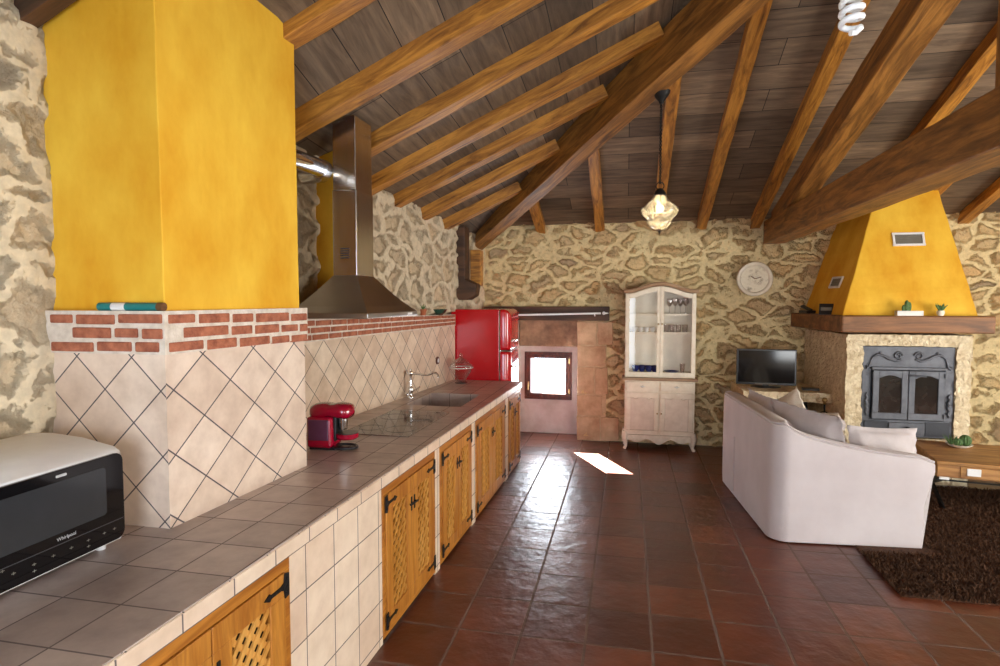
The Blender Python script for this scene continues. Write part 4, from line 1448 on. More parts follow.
# scalloped apron
pts = [(cx0 + 0.02, 0.17)]
n = 40
for i in range(n + 1):
    u = i / n
    x = cx0 + 0.03 + (cx1 - cx0 - 0.06) * u
    z = 0.105 + 0.020 * math.cos(u * 2 * math.pi * 3) - 0.022 * math.exp(-((u - 0.5) / 0.10) ** 2) - 0.03 * (math.exp(-(u / 0.05) ** 2) + math.exp(-((1 - u) / 0.05) ** 2))
    pts.append((x, z))
pts.append((cx1 - 0.02, 0.17))
MB().prism(pts, 'y', cy0 + 0.004, cy0 + 0.026).build('scalloped_apron', M['cream_paint'], cb_, bevel=0.003)
for s in (0, 1):
    a = cx0 + 0.03 + s * (cw - cx0 - 0.03)
    b_ = a + (cw - cx0 - 0.03)
    dw = MB().box(a + 0.008, b_ - 0.008, cy0 + 0.004, cy0 + 0.03, 0.675, 0.775).build('drawer', M['cream_paint'], cb_, bevel=0.006)
    kb = MB()
    xm = (a + b_) / 2
    kb.ball((xm, cy0 - 0.012, 0.725), 0.013)
    kb.cyl((xm, cy0 - 0.005, 0.725), (xm, cy0 + 0.006, 0.725), 0.006)
    kb.bar((xm - 0.03, cy0 + 0.001, 0.725), (xm + 0.03, cy0 + 0.001, 0.725), 0.005, 0.018, up=(0, 1, 0))
    kb.build('knob', M['white_glaze'], dw, smooth=60)
    dr_ = MB().frame('y', cy0 + 0.002, cy0 + 0.028, a + 0.008, b_ - 0.008, 0.175, 0.655, 0.05, wb=0.05, wt=0.06).build('lower_door', M['cream_paint'], cb_, bevel=0.005)
    pw = []
    for i in range(21):
        u = i / 20
        pw.append((a + 0.056 + (b_ - a - 0.112) * u, 0.600 + 0.016 * math.cos(u * 4 * math.pi) - 0.012 * math.cos(2 * math.pi * u)))
    MB().prism([(a + 0.056, 0.225)] + [(b_ - 0.056, 0.225)] + pw[::-1], 'y', cy0 + 0.006, cy0 + 0.024).build('raised_panel', M['cream_aged'], dr_, bevel=0.008)
    kx = cw + (0.022 if s else -0.022)
    MB().ball((kx, cy0 - 0.006, 0.42), 0.010).build('knob', M['brass'], dr_, smooth=60)
# upper case
ux0, ux1 = cx0 + 0.018, cx1 - 0.018
uy0 = cy0 + 0.05
ZU0, ZS = 0.822, 1.775


def arch(x, h0=ZS, rise=0.085):
    u = (x - ux0) / (ux1 - ux0)
    return h0 + rise * (0.5 - 0.5 * math.cos(2 * math.pi * min(max((u - 0.04) / 0.92, 0), 1))) ** 0.8


up = MB()
up.box(ux0, ux0 + 0.03, uy0, cy1, ZU0, ZS)
up.box(ux1 - 0.03, ux1, uy0, cy1, ZU0, ZS)
up.box(ux0 + 0.03, ux1 - 0.03, uy0 + 0.01, cy1 - 0.014, ZU0, ZU0 + 0.055)
up.build('upper_case', M['cream_paint'], cb_, bevel=0.003)
xs = [ux0 + (ux1 - ux0) * i / 32 for i in range(33)]
MB().prism([(ux0, ZU0)] + [(ux1, ZU0)] + [(x, arch(x)) for x in xs[::-1]], 'y', cy1 - 0.014, cy1).build('back_boards', M['cab_back'], cb_)
# arched crown moulding
cr_ = MB()
rings = []
for x in [ux0 - 0.02] + xs + [ux1 + 0.02]:
    z = arch(x)
    rings.append([(x, uy0 - 0.022, z + 0.012), (x, uy0 - 0.03, z + 0.03), (x, uy0 - 0.022, z + 0.044), (x, cy1, z + 0.044), (x, cy1, z), (x, uy0 - 0.008, z)])
cr_.loft(rings)
cr_.build('arched_crown', M['waxed_top'], cb_, smooth=30)
# fascia between door tops and crown
for z in (1.325, 1.535):
    MB().box(ux0 + 0.03, ux1 - 0.03, uy0 + 0.03, cy1 - 0.014, z - 0.012, z + 0.012).build('shelf', M['cream_paint'], cb_)
for s in (0, 1):
    a = ux0 + 0.012 if s == 0 else cw + 0.002
    b_ = cw - 0.002 if s == 0 else ux1 - 0.012
    st = 0.034
    k = 16
    dpts_o = [(a + (b_ - a) * i / k) for i in range(k + 1)]
    d = MB()
    y0_, y1_ = uy0 - 0.006, uy0 + 0.016
    d.box(a, b_, y0_, y1_, ZU0 + 0.012, ZU0 + 0.062)
    d.prism([(a, ZU0 + 0.062), (a + st, ZU0 + 0.062), (a + st, arch(a + st) - 0.008), (a, arch(a) - 0.008)], 'y', y0_, y1_)
    d.prism([(b_ - st, ZU0 + 0.062), (b_, ZU0 + 0.062), (b_, arch(b_) - 0.008), (b_ - st, arch(b_ - st) - 0.008)], 'y', y0_, y1_)
    inner = [a + st + (b_ - a - 2 * st) * i / k for i in range(k + 1)]
    d.prism([(x, arch(x) - 0.062) for x in inner] + [(x, arch(x) - 0.008) for x in inner[::-1]], 'y', y0_, y1_)
    dd_ = d.build('glass_door', M['cream_paint'], cb_, bevel=0.003)
    MB().prism([(a + st, ZU0 + 0.062), (b_ - st, ZU0 + 0.062)] + [(x, arch(x) - 0.06) for x in inner[::-1]], 'y', uy0 + 0.004, uy0 + 0.008).build('pane', M['clear'], dd_)
    kx = cw + (0.020 if s else -0.020)
    MB().ball((kx, y0_ - 0.008, 1.43), 0.010).build('knob', M['brass'], dd_, smooth=60)
# crockery in the cabinet
GP = 'glasses and cups in the china cabinet'


def wineglass(x, y, z, h, r, label, mat=None):
    t_ = thing('stemmed_glass', label, 'glass', (x, y, z), 0, GP)
    MB().lathe([(0.0, 0), (r * 0.9, 0), (r * 0.9, 0.003), (0.004, 0.008), (0.004, h * 0.45), (r * 0.7, h * 0.58), (r, h * 0.75), (r * 0.85, h), (r * 0.82, h), (r * 0.96, h * 0.75), (r * 0.66, h * 0.6), (0, h * 0.5)], n=16).build('bowl', mat or M['jar_glass'], t_, world=False, smooth=60)
    return t_


zt1, zt2, zt0 = 1.547, 1.337, 0.877
gl = []
for i, (x, y) in enumerate(((0.47, 7.0), (0.53, 6.98), (0.59, 7.02), (0.645, 6.99))):
    wineglass(x, y, zt1, 0.165 + 0.01 * (i % 2), 0.034, ['stemmed glass nearest the middle on the top cabinet shelf', 'second stemmed glass from the middle on the top cabinet shelf', 'third stemmed glass from the middle on the top cabinet shelf', 'stemmed glass at the right end of the top cabinet shelf'][i])
for i, x in enumerate((0.44, 0.50, 0.57, 0.64)):
    o = MB().lathe([(0.0, 0), (0.026, 0), (0.033, 0.085), (0.031, 0.085), (0.024, 0.006), (0, 0.006)], (x, 6.99, zt2), 16).build('tumbler', M['jar_glass'], smooth=50)
    tag(o, ['clear tumbler nearest the middle on the middle right shelf', 'second clear tumbler on the middle right shelf', 'third clear tumbler on the middle right shelf', 'clear tumbler at the right end of the middle right shelf'][i], 'glass', GP)
for i, x in enumerate((0.09, 0.155, 0.22, 0.285)):
    t_ = thing('coffee_cup', ['white cup at the left end of the middle cabinet shelf', 'second white cup from the left on the middle cabinet shelf', 'third white cup from the left on the middle cabinet shelf', 'white cup nearest the middle on the left cabinet shelf'][i], 'cup', (x, 6.98, zt2), 0, GP)
    MB().lathe([(0.0, 0), (0.018, 0), (0.028, 0.03), (0.031, 0.055), (0.028, 0.055), (0.024, 0.03), (0, 0.008)], n=18).build('cup_body', M['white_glaze'], t_, world=False, smooth=50)
    MB().tube([(0.028 * 1.0 + 0.016 * math.cos(a), -0.004, 0.032 + 0.014 * math.sin(a)) for a in [math.radians(-100 + 20 * k) for k in range(11)]], 0.003, 6).build('handle', M['white_glaze'], t_, world=False, smooth=50)
for i, x in enumerate((0.10, 0.175, 0.25, 0.315)):
    o = MB().lathe([(0.0, 0), (0.022, 0), (0.040, 0.035), (0.044, 0.075), (0.041, 0.075), (0.034, 0.03), (0, 0.008)], (x, 6.975 + 0.02 * (i % 2), zt0), 18).build('blue_bowl', M['blue_china'], smooth=50)
    tag(o, ['dark blue bowl at the left end of the lowest glazed shelf', 'second dark blue bowl on the lowest glazed shelf', 'third dark blue bowl on the lowest glazed shelf', 'dark blue bowl nearest the cabinet middle on the lowest glazed shelf'][i], 'bowl', 'blue bowls in the china cabinet')
o = MB().lathe([(0.0, 0), (0.05, 0), (0.085, 0.018), (0.083, 0.02), (0.048, 0.006), (0, 0.006)], (0.50, 6.985, zt0), 24).build('saucer', M['blue_china'], smooth=50)
tag(o, 'blue saucer lying on the lowest shelf behind the right glass door', 'saucer')
o = MB().lathe([(0.0, 0), (0.02, 0), (0.03, 0.10), (0.028, 0.10), (0.018, 0.006), (0, 0.006)], (0.62, 7.0, zt0), 16).build('tumbler', M['jar_glass'], smooth=50)
tag(o, 'tall clear tumbler on the lowest shelf behind the right glass door', 'glass', GP)

# ------------------------------------------------------------------ fireplace
fp = thing('fireplace', 'stone fireplace with yellow plaster hood and wooden mantel', 'fireplace', (2.5, 6.6, 0))
YF = 6.1
SX0, SX1 = 2.015, 3.045
IX0, IX1, IZ0, IZ1 = 2.155, 2.925, 0.42, 1.275


def rough_block(mb, x0, x1, y0, y1, z0, z1, step=0.05, j=0.012, bx=None):
    """a hewn stone block: boxes's six faces gridded and jittered"""
    nx, ny, nz = [max(1, int(round((b - a) / step))) for a, b in ((x0, x1), (y0, y1), (z0, z1))]
    idx = {}
    vs = []

    def V(i, k, l):
        key = (i, k, l)
        if key not in idx:
            idx[key] = len(vs)
            x = x0 + (x1 - x0) * i / nx
            y = y0 + (y1 - y0) * k / ny
            z = z0 + (z1 - z0) * l / nz
            if bx:
                x, y = bx(x, y)
            vs.append((x + random.uniform(-j, j), y + random.uniform(-j, j), z + random.uniform(-j, j) * 0.6))
        return idx[key]
    fs = []
    for k in range(ny):
        for l in range(nz):
            for i in (0, nx):
                fs.append((V(i, k, l), V(i, k + 1, l), V(i, k + 1, l + 1), V(i, k, l + 1)))
    for i in range(nx):
        for l in range(nz):
            for k in (0, ny):
                fs.append((V(i, k, l), V(i + 1, k, l), V(i + 1, k, l + 1), V(i, k, l + 1)))
    for i in range(nx):
        for k in range(ny):
            for l in (0, nz):
                fs.append((V(i, k, l), V(i + 1, k, l), V(i + 1, k + 1, l), V(i, k + 1, l)))
    mb.add(vs, fs)
    return mb


def splay(x, y):   # the left flank opens towards the wall
    k = (y - YF) / (YB - YF)
    return (x - 0.07 * k * (SX1 - x) / (SX1 - SX0), y)


su = MB()
rough_block(su, SX0, IX0, YF, YB, 0, 1.38, bx=splay, step=0.035, j=0.009)
rough_block(su, IX1, SX1, YF, YB, 0, 1.38, step=0.035, j=0.009)
rough_block(su, IX0 - 0.01, IX1 + 0.01, YF + 0.004, YB, IZ1, 1.38, step=0.035, j=0.006)
rough_block(su, IX0 - 0.01, IX1 + 0.01, YF + 0.004, YB, 0, IZ0, step=0.045, j=0.008)
su.build('stone_surround', M['fire_stone'], fp, smooth=40)
mt = MB()
mf, mb2 = 5.995, 7.18
mq = [(1.935, mf), (3.165, mf), (3.165, mb2), (1.79, mb2)]
rings = [[(x, y, z) for x, y in mq] for z in (1.402, 1.48, 1.557)]
mt.loft(rings)
mt.build('mantel_beam', M['mantel'], fp, bevel=0.012)
hq0 = [(1.970, YF), (3.080, YF), (3.10, 7.19), (1.925, 7.19)]
zt_h = 2.98
k = (zt_h - 1.553) / (2.72 - 1.553)
fy = lambda z: YF + (6.50 - YF) * (z - 1.553) / (2.72 - 1.553)


def hoodring(z):
    q = (z - 1.553) / (2.72 - 1.553)
    return [(1.970 + 0.39 * q, YF + 0.40 * q, z), (3.080 - 0.17 * q, YF + 0.40 * q, z), (3.10 - 0.15 * q, 7.19, z), (1.925 + 0.36 * q, 7.19, z)]


hr = [hoodring(1.553 + (zt_h - 1.553) * i / 16) for i in range(17)]
hr = [[(x + random.uniform(-.003, .003), y + random.uniform(-.003, .003), z) for x, y, z in r] for r in hr]
MB().loft(hr).build('plaster_hood', M['yellow'], fp, bevel=0.008)


def grille(c, w, h, u, nrm, slats, name):
    u = Vector(u).normalized()
    nrm = Vector(nrm).normalized()
    v = nrm.cross(u)
    if v.z < 0:
        v = -v
    c = Vector(c)
    f = MB()
    t_ = 0.012
    for (du, dv, lw, lh) in ((0, h / 2, w + t_ * 2, t_ * 1.6), (0, -h / 2, w + t_ * 2, t_ * 1.6), (w / 2, 0, t_ * 1.6, h), (-w / 2, 0, t_ * 1.6, h)):
        f.obox(c + u * du + v * dv + nrm * 0.006, (lw, lh, 0.014), u, v)
    g = f.build(name, M['paper'], fp)
    s = MB()
    for i in range(slats):
        s.obox(c + v * (h * ((i + 0.5) / slats - 0.5)) + nrm * 0.004, (w, h / slats * 0.86, 0.006), u, v)
    s.build('grille_slats', M['grey_slat'], g)


zc = 2.272
fn_ = Vector((0, -1.167, 0.40)).normalized()
grille((2.595, fy(zc), zc), 0.25, 0.115, (1, 0, 0), fn_, 6, 'front_vent_grille')
za_ = 1.875
ql = (za_ - 1.553) / 1.167
pf = Vector((1.970 + 0.39 * ql, YF + 0.40 * ql, za_))
pbk = Vector((1.925 + 0.36 * ql, 7.19, za_))
uu = (pbk - pf).normalized()
cn = pf + (pbk - pf) * 0.37
upv = Vector((1.970 + 0.39 - 1.970, 0.40, 1.167))
nl = uu.cross(upv).normalized()
if nl.x > 0:
    nl = -nl
grille(cn, 0.24, 0.10, uu, nl, 5, 'side_vent_grille')

# stove insert
stv = thing('wood_stove', 'grey cast iron stove insert with two glazed doors in the fireplace', 'stove', (2.54, 6.1, IZ0))
sx0, sx1, sz0, sz1 = IX0 + 0.005, IX1 - 0.005, IZ0 + 0.01, IZ1 - 0.004
yf0 = YF + 0.02
MB().frame('y', yf0, yf0 + 0.03, sx0, sx1, sz0, sz1, 0.075, wb=0.155, wt=0.20).build('face_plate', M['stove'], stv, bevel=0.004)
MB().box(sx0 + 0.03, sx1 - 0.03, yf0 + 0.03, yf0 + 0.55, sz0 + 0.01, sz1 - 0.05).build('firebox', M['stove_dark'], stv)
MB().box(sx0 + 0.07, sx1 - 0.07, yf0 - 0.035, yf0 + 0.005, sz1 - 0.215, sz1 - 0.190).build('cornice_shelf', M['stove'], stv, bevel=0.004)
mid = (sx0 + sx1) / 2
for s in (0, 1):
    a = sx0 + 0.085 if s == 0 else mid + 0.003
    b_ = mid - 0.003 if s == 0 else sx1 - 0.085
    z0, z1 = sz0 + 0.165, sz1 - 0.222
    st = 0.052
    d = MB()
    y0_, y1_ = yf0 - 0.028, yf0 - 0.004
    d.box(a, b_, y0_, y1_, z0, z0 + 0.06)
    d.box(a, a + st, y0_, y1_, z0 + 0.06, z1)
    d.box(b_ - st, b_, y0_, y1_, z0 + 0.06, z1)
    ar = []
    for i in range(13):
        u = i / 12
        ar.append((a + st + (b_ - a - 2 * st) * u, z1 - 0.075 + 0.03 * math.sin(math.pi * u)))
    d.prism(ar + [(b_ - st, z1), (a + st, z1)], 'y', y0_, y1_)
    dd_ = d.build('stove_door', M['stove'], stv, bevel=0.004)
    MB().prism([(a + st, z0 + 0.06), (b_ - st, z0 + 0.06)] + [(x, z + 0.002) for x, z in ar[::-1]], 'y', y1_ - 0.012, y1_ - 0.006).build('pane', M['stove_glass'], dd_)
    hg = MB()
    hx_ = a if s == 0 else b_
    for z in (z0 + 0.04, z1 - 0.04):
        hg.cyl((hx_, y0_ - 0.004, z - 0.02), (hx_, y0_ - 0.004, z + 0.02), 0.010, n=10)
    hg.build('hinge', M['stove'], dd_, smooth=50)
hk = MB()
hk.tube([(mid - 0.0, yf0 - 0.03, sz1 - 0.262), (mid + 0.02, yf0 - 0.055, sz1 - 0.262), (mid + 0.13, yf0 - 0.055, sz1 - 0.268)], 0.008, 8)
hk.build('door_latch', M['stove'], stv, smooth=50)
dw = MB().box(mid - 0.15, mid + 0.15, yf0 - 0.022, yf0 - 0.002, sz0 + 0.025, sz0 + 0.135).build('ash_drawer', M['stove'], stv, bevel=0.005)
kb = MB().ball((mid, yf0 - 0.045, sz0 + 0.085), 0.020)
kb.cyl((mid, yf0 - 0.03, sz0 + 0.085), (mid, yf0 - 0.02, sz0 + 0.085), 0.008)
kb.build('knob', M['stove_dark'], dw, smooth=60)
for s in (-1, 1):
    xs_ = mid + s * 0.255
    MB().box(xs_ - 0.10 + (0 if s > 0 else -0.0), xs_ + 0.10, yf0 - 0.012, yf0, sz0 + 0.015, sz0 + 0.145).build('air_vent', M['stove_dark'], stv, bevel=0.004)
    # scroll of the top panel
    sc_ = []
    for i in range(26):
        t_ = i / 25
        a = t_ * 2.3 * 2 * math.pi * 0.62
        r = 0.036 * (1 - 0.72 * t_)
        sc_.append((mid + s * (0.085 - r * math.cos(a) * 1.0 + 0.0), yf0 - 0.006, sz1 - 0.085 + r * math.sin(a) * (1) + 0.0))
    tail = [(mid + s * 0.315, yf0 - 0.006, sz1 - 0.15), (mid + s * 0.30, yf0 - 0.006, sz1 - 0.105), (mid + s * 0.262, yf0 - 0.006, sz1 - 0.075), (mid + s * 0.21, yf0 - 0.006, sz1 - 0.085), (mid + s * 0.16, yf0 - 0.006, sz1 - 0.115), (mid + s * 0.10, yf0 - 0.006, sz1 - 0.135), (mid + s * 0.06, yf0 - 0.006, sz1 - 0.118)]
    so_ = MB().tube(sc_, [0.010 - 0.004 * i / 25 for i in range(26)], 8)
    so_.tube(tail, [0.006, 0.010, 0.013, 0.012, 0.014, 0.011, 0.009], 8)
    so_.tube([(mid + s * 0.315, yf0 - 0.006, sz1 - 0.15), (mid + s * 0.325, yf0 - 0.006, sz1 - 0.19), (mid + s * 0.345, yf0 - 0.006, sz1 - 0.205), (mid + s * 0.352, yf0 - 0.006, sz1 - 0.185), (mid + s * 0.338, yf0 - 0.006, sz1 - 0.18)], [0.010, 0.012, 0.011, 0.009, 0.006], 8)
    so_.ball((mid + s * 0.235, yf0 - 0.008, sz1 - 0.060), 0.012)
    so_.build('scroll_ornament', M['stove'], stv, smooth=60)
    tw = MB()
    xx = mid + s * 0.340
    tw.tube([(xx + 0.006 * math.sin(t_ * 0.9), yf0 - 0.012, sz0 + 0.19 + 0.22 * t_ / 30) for t_ in range(31)], [0.006 + 0.006 * math.sin(math.pi * t_ / 30) for t_ in range(31)], 8)
    tw.ball((xx, yf0 - 0.012, sz0 + 0.30), 0.018)
    tw.build('side_ornament', M['stove'], stv, smooth=60)

# things on the mantel
MZ = 1.557
pn = thing('cactus_planter', 'long white planter with a small cactus on the mantel front', 'planter', (2.50, 6.045, MZ))
MB().frame('y', -0.03, 0.03, -0.105, 0.105, 0.0, 0.045, 0.008).build('planter_rim', M['white_glaze'], pn, world=False)
MB().box(-0.097, 0.097, -0.028, 0.028, 0.008, 0.036).build('planter_body', M['white_glaze'], pn, world=False)
ct = MB()
ct.ball((-0.02, 0, 0.085), (0.020, 0.020, 0.058))
ct.ball((0.005, 0.005, 0.080), (0.015, 0.015, 0.046))
ct.ball((-0.045, 0.003, 0.066), (0.013, 0.013, 0.034))
ct.build('cactus', M['cactus'], pn, world=False, smooth=60)
pn = thing('succulent_pot', 'small cream pot with spiky green plant near the right mantel end', 'potted plant', (2.755, 6.05, MZ))
MB().lathe([(0.0, 0), (0.022, 0), (0.032, 0.025), (0.030, 0.048), (0.025, 0.048), (0.025, 0.03), (0, 0.03)], n=18).build('pot', M['cream_paint'], pn, world=False, smooth=50)
lf = MB()
for i in range(9):
    a = i * 0.7
    r = 0.03 + 0.012 * (i % 3)
    lf.tube([(0, 0, 0.035), (0.5 * r * math.cos(a), 0.5 * r * math.sin(a), 0.075), (r * math.cos(a), r * math.sin(a), 0.10 + 0.012 * (i % 2))], [0.007, 0.009, 0.001], 6)
lf.build('spiky_leaves', M['cactus'], pn, world=False, smooth=60)
ph = thing('framed_tile', 'small dark framed tile leaning on the left mantel flank', 'picture frame', (1.93, 6.42, MZ), 0.0)
fpb = MB()
ang = math.radians(14)
cfz = Vector((1.925, 6.42, MZ + 0.052))
uu2 = Vector((1.0, -0.35, 0)).normalized()
nn = Vector((-0.35, -1.0, 0.45)).normalized()
vv = nn.cross(uu2).normalized()
if vv.z < 0:
    vv = -vv
fpb.obox(cfz, (0.125, 0.115, 0.014), uu2, vv)
fpb.build('frame', M['black_plastic'], ph, bevel=0.003)
MB().obox(cfz + nn * 0.0075, (0.095, 0.035, 0.003), uu2, vv).build('tile_face', M['grey_slat'], ph)
tp = thing('telephone', 'black cordless telephone on its cradle at the wall end of the mantel', 'telephone', (1.885, 6.90, MZ), 0.2)
MB().box(-0.05, 0.05, -0.09, 0.09, 0.0, 0.032).build('cradle', M['black_plastic'], tp, world=False, bevel=0.01, seg=3)
MB().obox((-0.01, 0.0, 0.055), (0.045, 0.17, 0.022), (1, 0, 0.25), (0, 1, 0.30)).build('handset', M['black_plastic'], tp, world=False, bevel=0.008, seg=3)

# ------------------------------------------------------------------ stone bench with television
bn = thing('stone_bench', 'low stone ledge beside the fireplace carrying the television', 'stone ledge', (1.55, 6.8, 0))
sl = MB()
rough_block(sl, 1.17, 2.06, 6.42, 7.16, 0.675, 0.772, step=0.05, j=0.006)
sl.build('slab', M['fire_stone'], bn, smooth=40)
pr = MB()
rough_block(pr, 1.20, 1.34, 6.50, 7.16, 0.0, 0.675, step=0.06, j=0.008)
pr.build('pier', M['fire_stone'], bn, smooth=40)
MB().box(1.34, 1.99, 7.05, 7.15, 0.0, 0.675).build('back_panel', M['stove_dark'], bn)
tv = thing('television', 'black flat screen television on the stone ledge', 'television', (1.455, 6.75, 0.772), -0.06)
tx = Vector((1, 0.03, 0))
MB().box(-0.295, 0.295, -0.012, 0.028, 0.025, 0.405).build('tv_housing', M['black_plastic'], tv, world=False, bevel=0.004)
MB().box(-0.278, 0.278, -0.015, -0.011, 0.050, 0.390).build('screen', M['screen'], tv, world=False)
MB().box(-0.11, 0.11, -0.015, -0.0115, 0.030, 0.042).build('brand_strip', M['grey_slat'], tv, world=False)
stb = MB().box(-0.03, 0.03, 0.0, 0.02, 0.006, 0.05)
stb.lathe([(0.0, 0), (0.15, 0), (0.15, 0.006), (0.05, 0.012), (0.0, 0.012)], (0, 0.01, 0), 28, sy=0.6)
stb.build('stand', M['black_plastic'], tv, world=False, smooth=40)
rm = thing('remote_box', 'small black set top box on the ledge right of the television', 'box', (1.86, 6.62, 0.772), -0.2)
MB().box(-0.08, 0.08, -0.05, 0.05, 0, 0.022).build('box_shell', M['black_plastic'], rm, world=False, bevel=0.003)
MB().box(-0.05, 0.05, -0.052, -0.049, 0.006, 0.015).build('front_strip', M['dark_grey'], rm, world=False)
# fire irons before the dark opening
fi = thing('fire_irons', 'black fire iron stand with round knob in the opening beside the stove', 'fire irons', (1.90, 6.30, 0))
MB().lathe([(0.0, 0), (0.10, 0), (0.10, 0.012), (0.03, 0.02), (0.0, 0.02)], n=20).build('stand_base', M['iron'], fi, world=False, smooth=40)
MB().cyl((0, 0, 0.018), (0, 0, 0.70), 0.008, n=10).build('pole', M['iron'], fi, world=False, smooth=40)
kb = MB().ball((0, 0, 0.722), 0.026)
kb.lathe([(0.012, 0.68), (0.020, 0.69), (0.010, 0.70)], n=12)
kb.build('knob', M['brass'], fi, world=False, smooth=60)
for k in range(3):
    a = 0.5 + k * 2.1
    tl_ = MB().tube([(0.045 * math.cos(a), 0.045 * math.sin(a), 0.06), (0.045 * math.cos(a), 0.045 * math.sin(a), 0.55), (0.03 * math.cos(a), 0.03 * math.sin(a), 0.60), (0.008 * math.cos(a), 0.008 * math.sin(a), 0.61)], 0.005, 6)
    tl_.box(0.045 * math.cos(a) - 0.025, 0.045 * math.cos(a) + 0.025, 0.045 * math.sin(a) - 0.006, 0.045 * math.sin(a) + 0.006, 0.05, 0.13)
    tl_.build('tool', M['iron'], fi, world=False, smooth=50)

# ------------------------------------------------------------------ sofa
sf = thing('loveseat_sofa', 'cream linen loveseat seen from behind on the tiled floor', 'sofa', (1.0, 4.385, 0), math.radians(4.6))
SL, SD, TH = 1.52, 0.985, 0.17
HT = [(0, .845), (.08, .845), (.21, .768), (.41, .717), (.65, .674), (.86, .648), (.95, .635), (1.0, .60)]


def sofa_h(x):
    for (a, ha), (b_, hb_) in zip(HT, HT[1:]):
        if x <= b_:
            u = max(0, (x - a) / (b_ - a))
            return ha + (hb_ - ha) * u
    return HT[-1][1]


path = []   # (x, y, nx, ny) outer line with outward normal
R = 0.13
for i in range(15):
    path.append((SD - (SD - R) * i / 14, 0.0, 0, -1))
for i in range(1, 9):
    a = math.radians(270 - 90 * i / 9)
    path.append((R + R * math.cos(a), R + R * math.sin(a), math.cos(a), math.sin(a)))
for i in range(9):
    path.append((0.0, R + (SL - 2 * R) * i / 8, -1, 0))
for i in range(1, 9):
    a = math.radians(180 - 90 * i / 9)
    path.append((R + R * math.cos(a), SL - R + R * math.sin(a), math.cos(a), math.sin(a)))
for i in range(15):
    path.append((R + (SD - R) * i / 14, SL, 0, 1))
rings, pipe = [], []
for (x, y, nx, ny) in path:
    h = sofa_h(x)
    sec = [(0.004, 0.010), (0.0, 0.09), (0.0, h * 0.5), (0.002, h - 0.07), (0.006, h - 0.02), (0.03, h - 0.004), (TH * 0.5, h + 0.006), (TH - 0.03, h - 0.004), (TH, h - 0.03), (TH, h * 0.6), (TH, 0.20), (TH, 0.010)]
    r = []
    for o_, z in sec:
        px, py = x - nx * o_, y - ny * o_
        if x > 0.75:
            k = (x - 0.75) / (SD - 0.75)
            px += k * (0.062 * max(0, min(1, (z - 0.34) / 0.20)) ** 1.6)
        r.append((px, py, z))
    rings.append(r)
    pipe.append(Vector(r[5]) + Vector((nx * 0.014, ny * 0.014, 0)))
MB().loft(rings).build('upholstered_shell', M['linen'], sf, world=False, smooth=50)
MB().tube(pipe, 0.006, 6).build('piping', M['linen'], sf, world=False, smooth=60)
MB().box(TH - 0.01, SD - 0.03, TH - 0.01, SL - TH + 0.01, 0.05, 0.30).build('seat_base', M['linen'], sf, world=False, bevel=0.02)
for k in range(2):
    w0 = TH + 0.005 + k * (SL - 2 * TH) / 2
    MB().box(TH + 0.02, SD - 0.0, w0, w0 + (SL - 2 * TH) / 2 - 0.008, 0.30, 0.46).build('seat_cushion', M['linen'], sf, world=False, bevel=0.045, seg=4, smooth=60)
pt = MB()
pt.prism([(0.003, 0.0), (-0.009, 0.012), (0.003, 0.03)], 'z', 0.05, 0.52)
pt.v = [(p[0], p[1] + 0.98, p[2]) for p in pt.v]
pt.build('kick_pleat', M['linen'], sf, world=False)
for (x, y) in ((0.08, 0.08), (0.9, 0.08), (0.08, SL - 0.08), (0.9, SL - 0.08)):
    MB().cyl((x, y, 0.0), (x, y, 0.05), 0.022, 0.026, 12).build('sofa_foot', M['darkbeam'], sf, world=False, smooth=50)


def pillow(name, mat, label, w, h, t, loc, ax, ay, group=None, parent=None, cat='cushion'):
    """soft pillow: ax is its width direction, ay its height direction, centre loc (world)"""
    ax = Vector(ax).normalized()
    ay = Vector(ay).normalized()
    az = ax.cross(ay).normalized()
    ay = az.cross(ax)
    n = 20
    vs, fs = [], []

    def prof(u, v):
        u, v = min(1, abs(u) / 0.9), min(1, abs(v) / 0.9)
        e = (1 - u ** 2.6) * (1 - v ** 2.6)
        return max(e, 0) ** 0.5
    for s in (1, -1):
        for j in range(n + 1):
            for i in range(n + 1):
                u, v = 2 * i / n - 1, 2 * j / n - 1
                pin = 1 - 0.06 * (1 - u * u) * abs(v) ** 3
                pin2 = 1 - 0.06 * (1 - v * v) * abs(u) ** 3
                fl_ = max(abs(u), abs(v)) > 0.9
                z = s * (t / 2 * prof(u, v) + 0.0025) + 0.006 * math.sin(7 * u + 3 * v) * prof(u, v) + (0.008 * math.sin(23 * u + 17 * v) if fl_ else 0)
                p_ = Vector(loc) + ax * (u * w / 2 * pin2) + ay * (v * h / 2 * pin) + az * z
                vs.append(p_)
    K = (n + 1) * (n + 1)
    for s in (0, 1):
        for j in range(n):
            for i in range(n):
                a = s * K + j * (n + 1) + i
                q = (a, a + 1, a + n + 2, a + n + 1)
                fs.append(q if s == 0 else q[::-1])
    mb = MB().add(vs, fs)
    o = mb.build(name, mat, parent, smooth=180)
    me_ = o.data
    bm = bmesh.new()
    bm.from_mesh(me_)
    bmesh.ops.remove_doubles(bm, verts=bm.verts, dist=0.0005)
    be = [e for e in bm.edges if e.is_boundary]
    bmesh.ops.bridge_loops(bm, edges=be)
    bmesh.ops.recalc_face_normals(bm, faces=bm.faces)
    bm.to_mesh(me_)
    bm.free()
    if label:
        tag(o, label, cat, group)
    return o


def sofa_pt(x, y, z):
    p_ = rz((x, y, z), math.radians(4.6))
    return (p_[0] + 1.0, p_[1] + 4.385, p_[2])


def sofa_dir(x, y, z):
    return rz((x, y, z), math.radians(4.6))


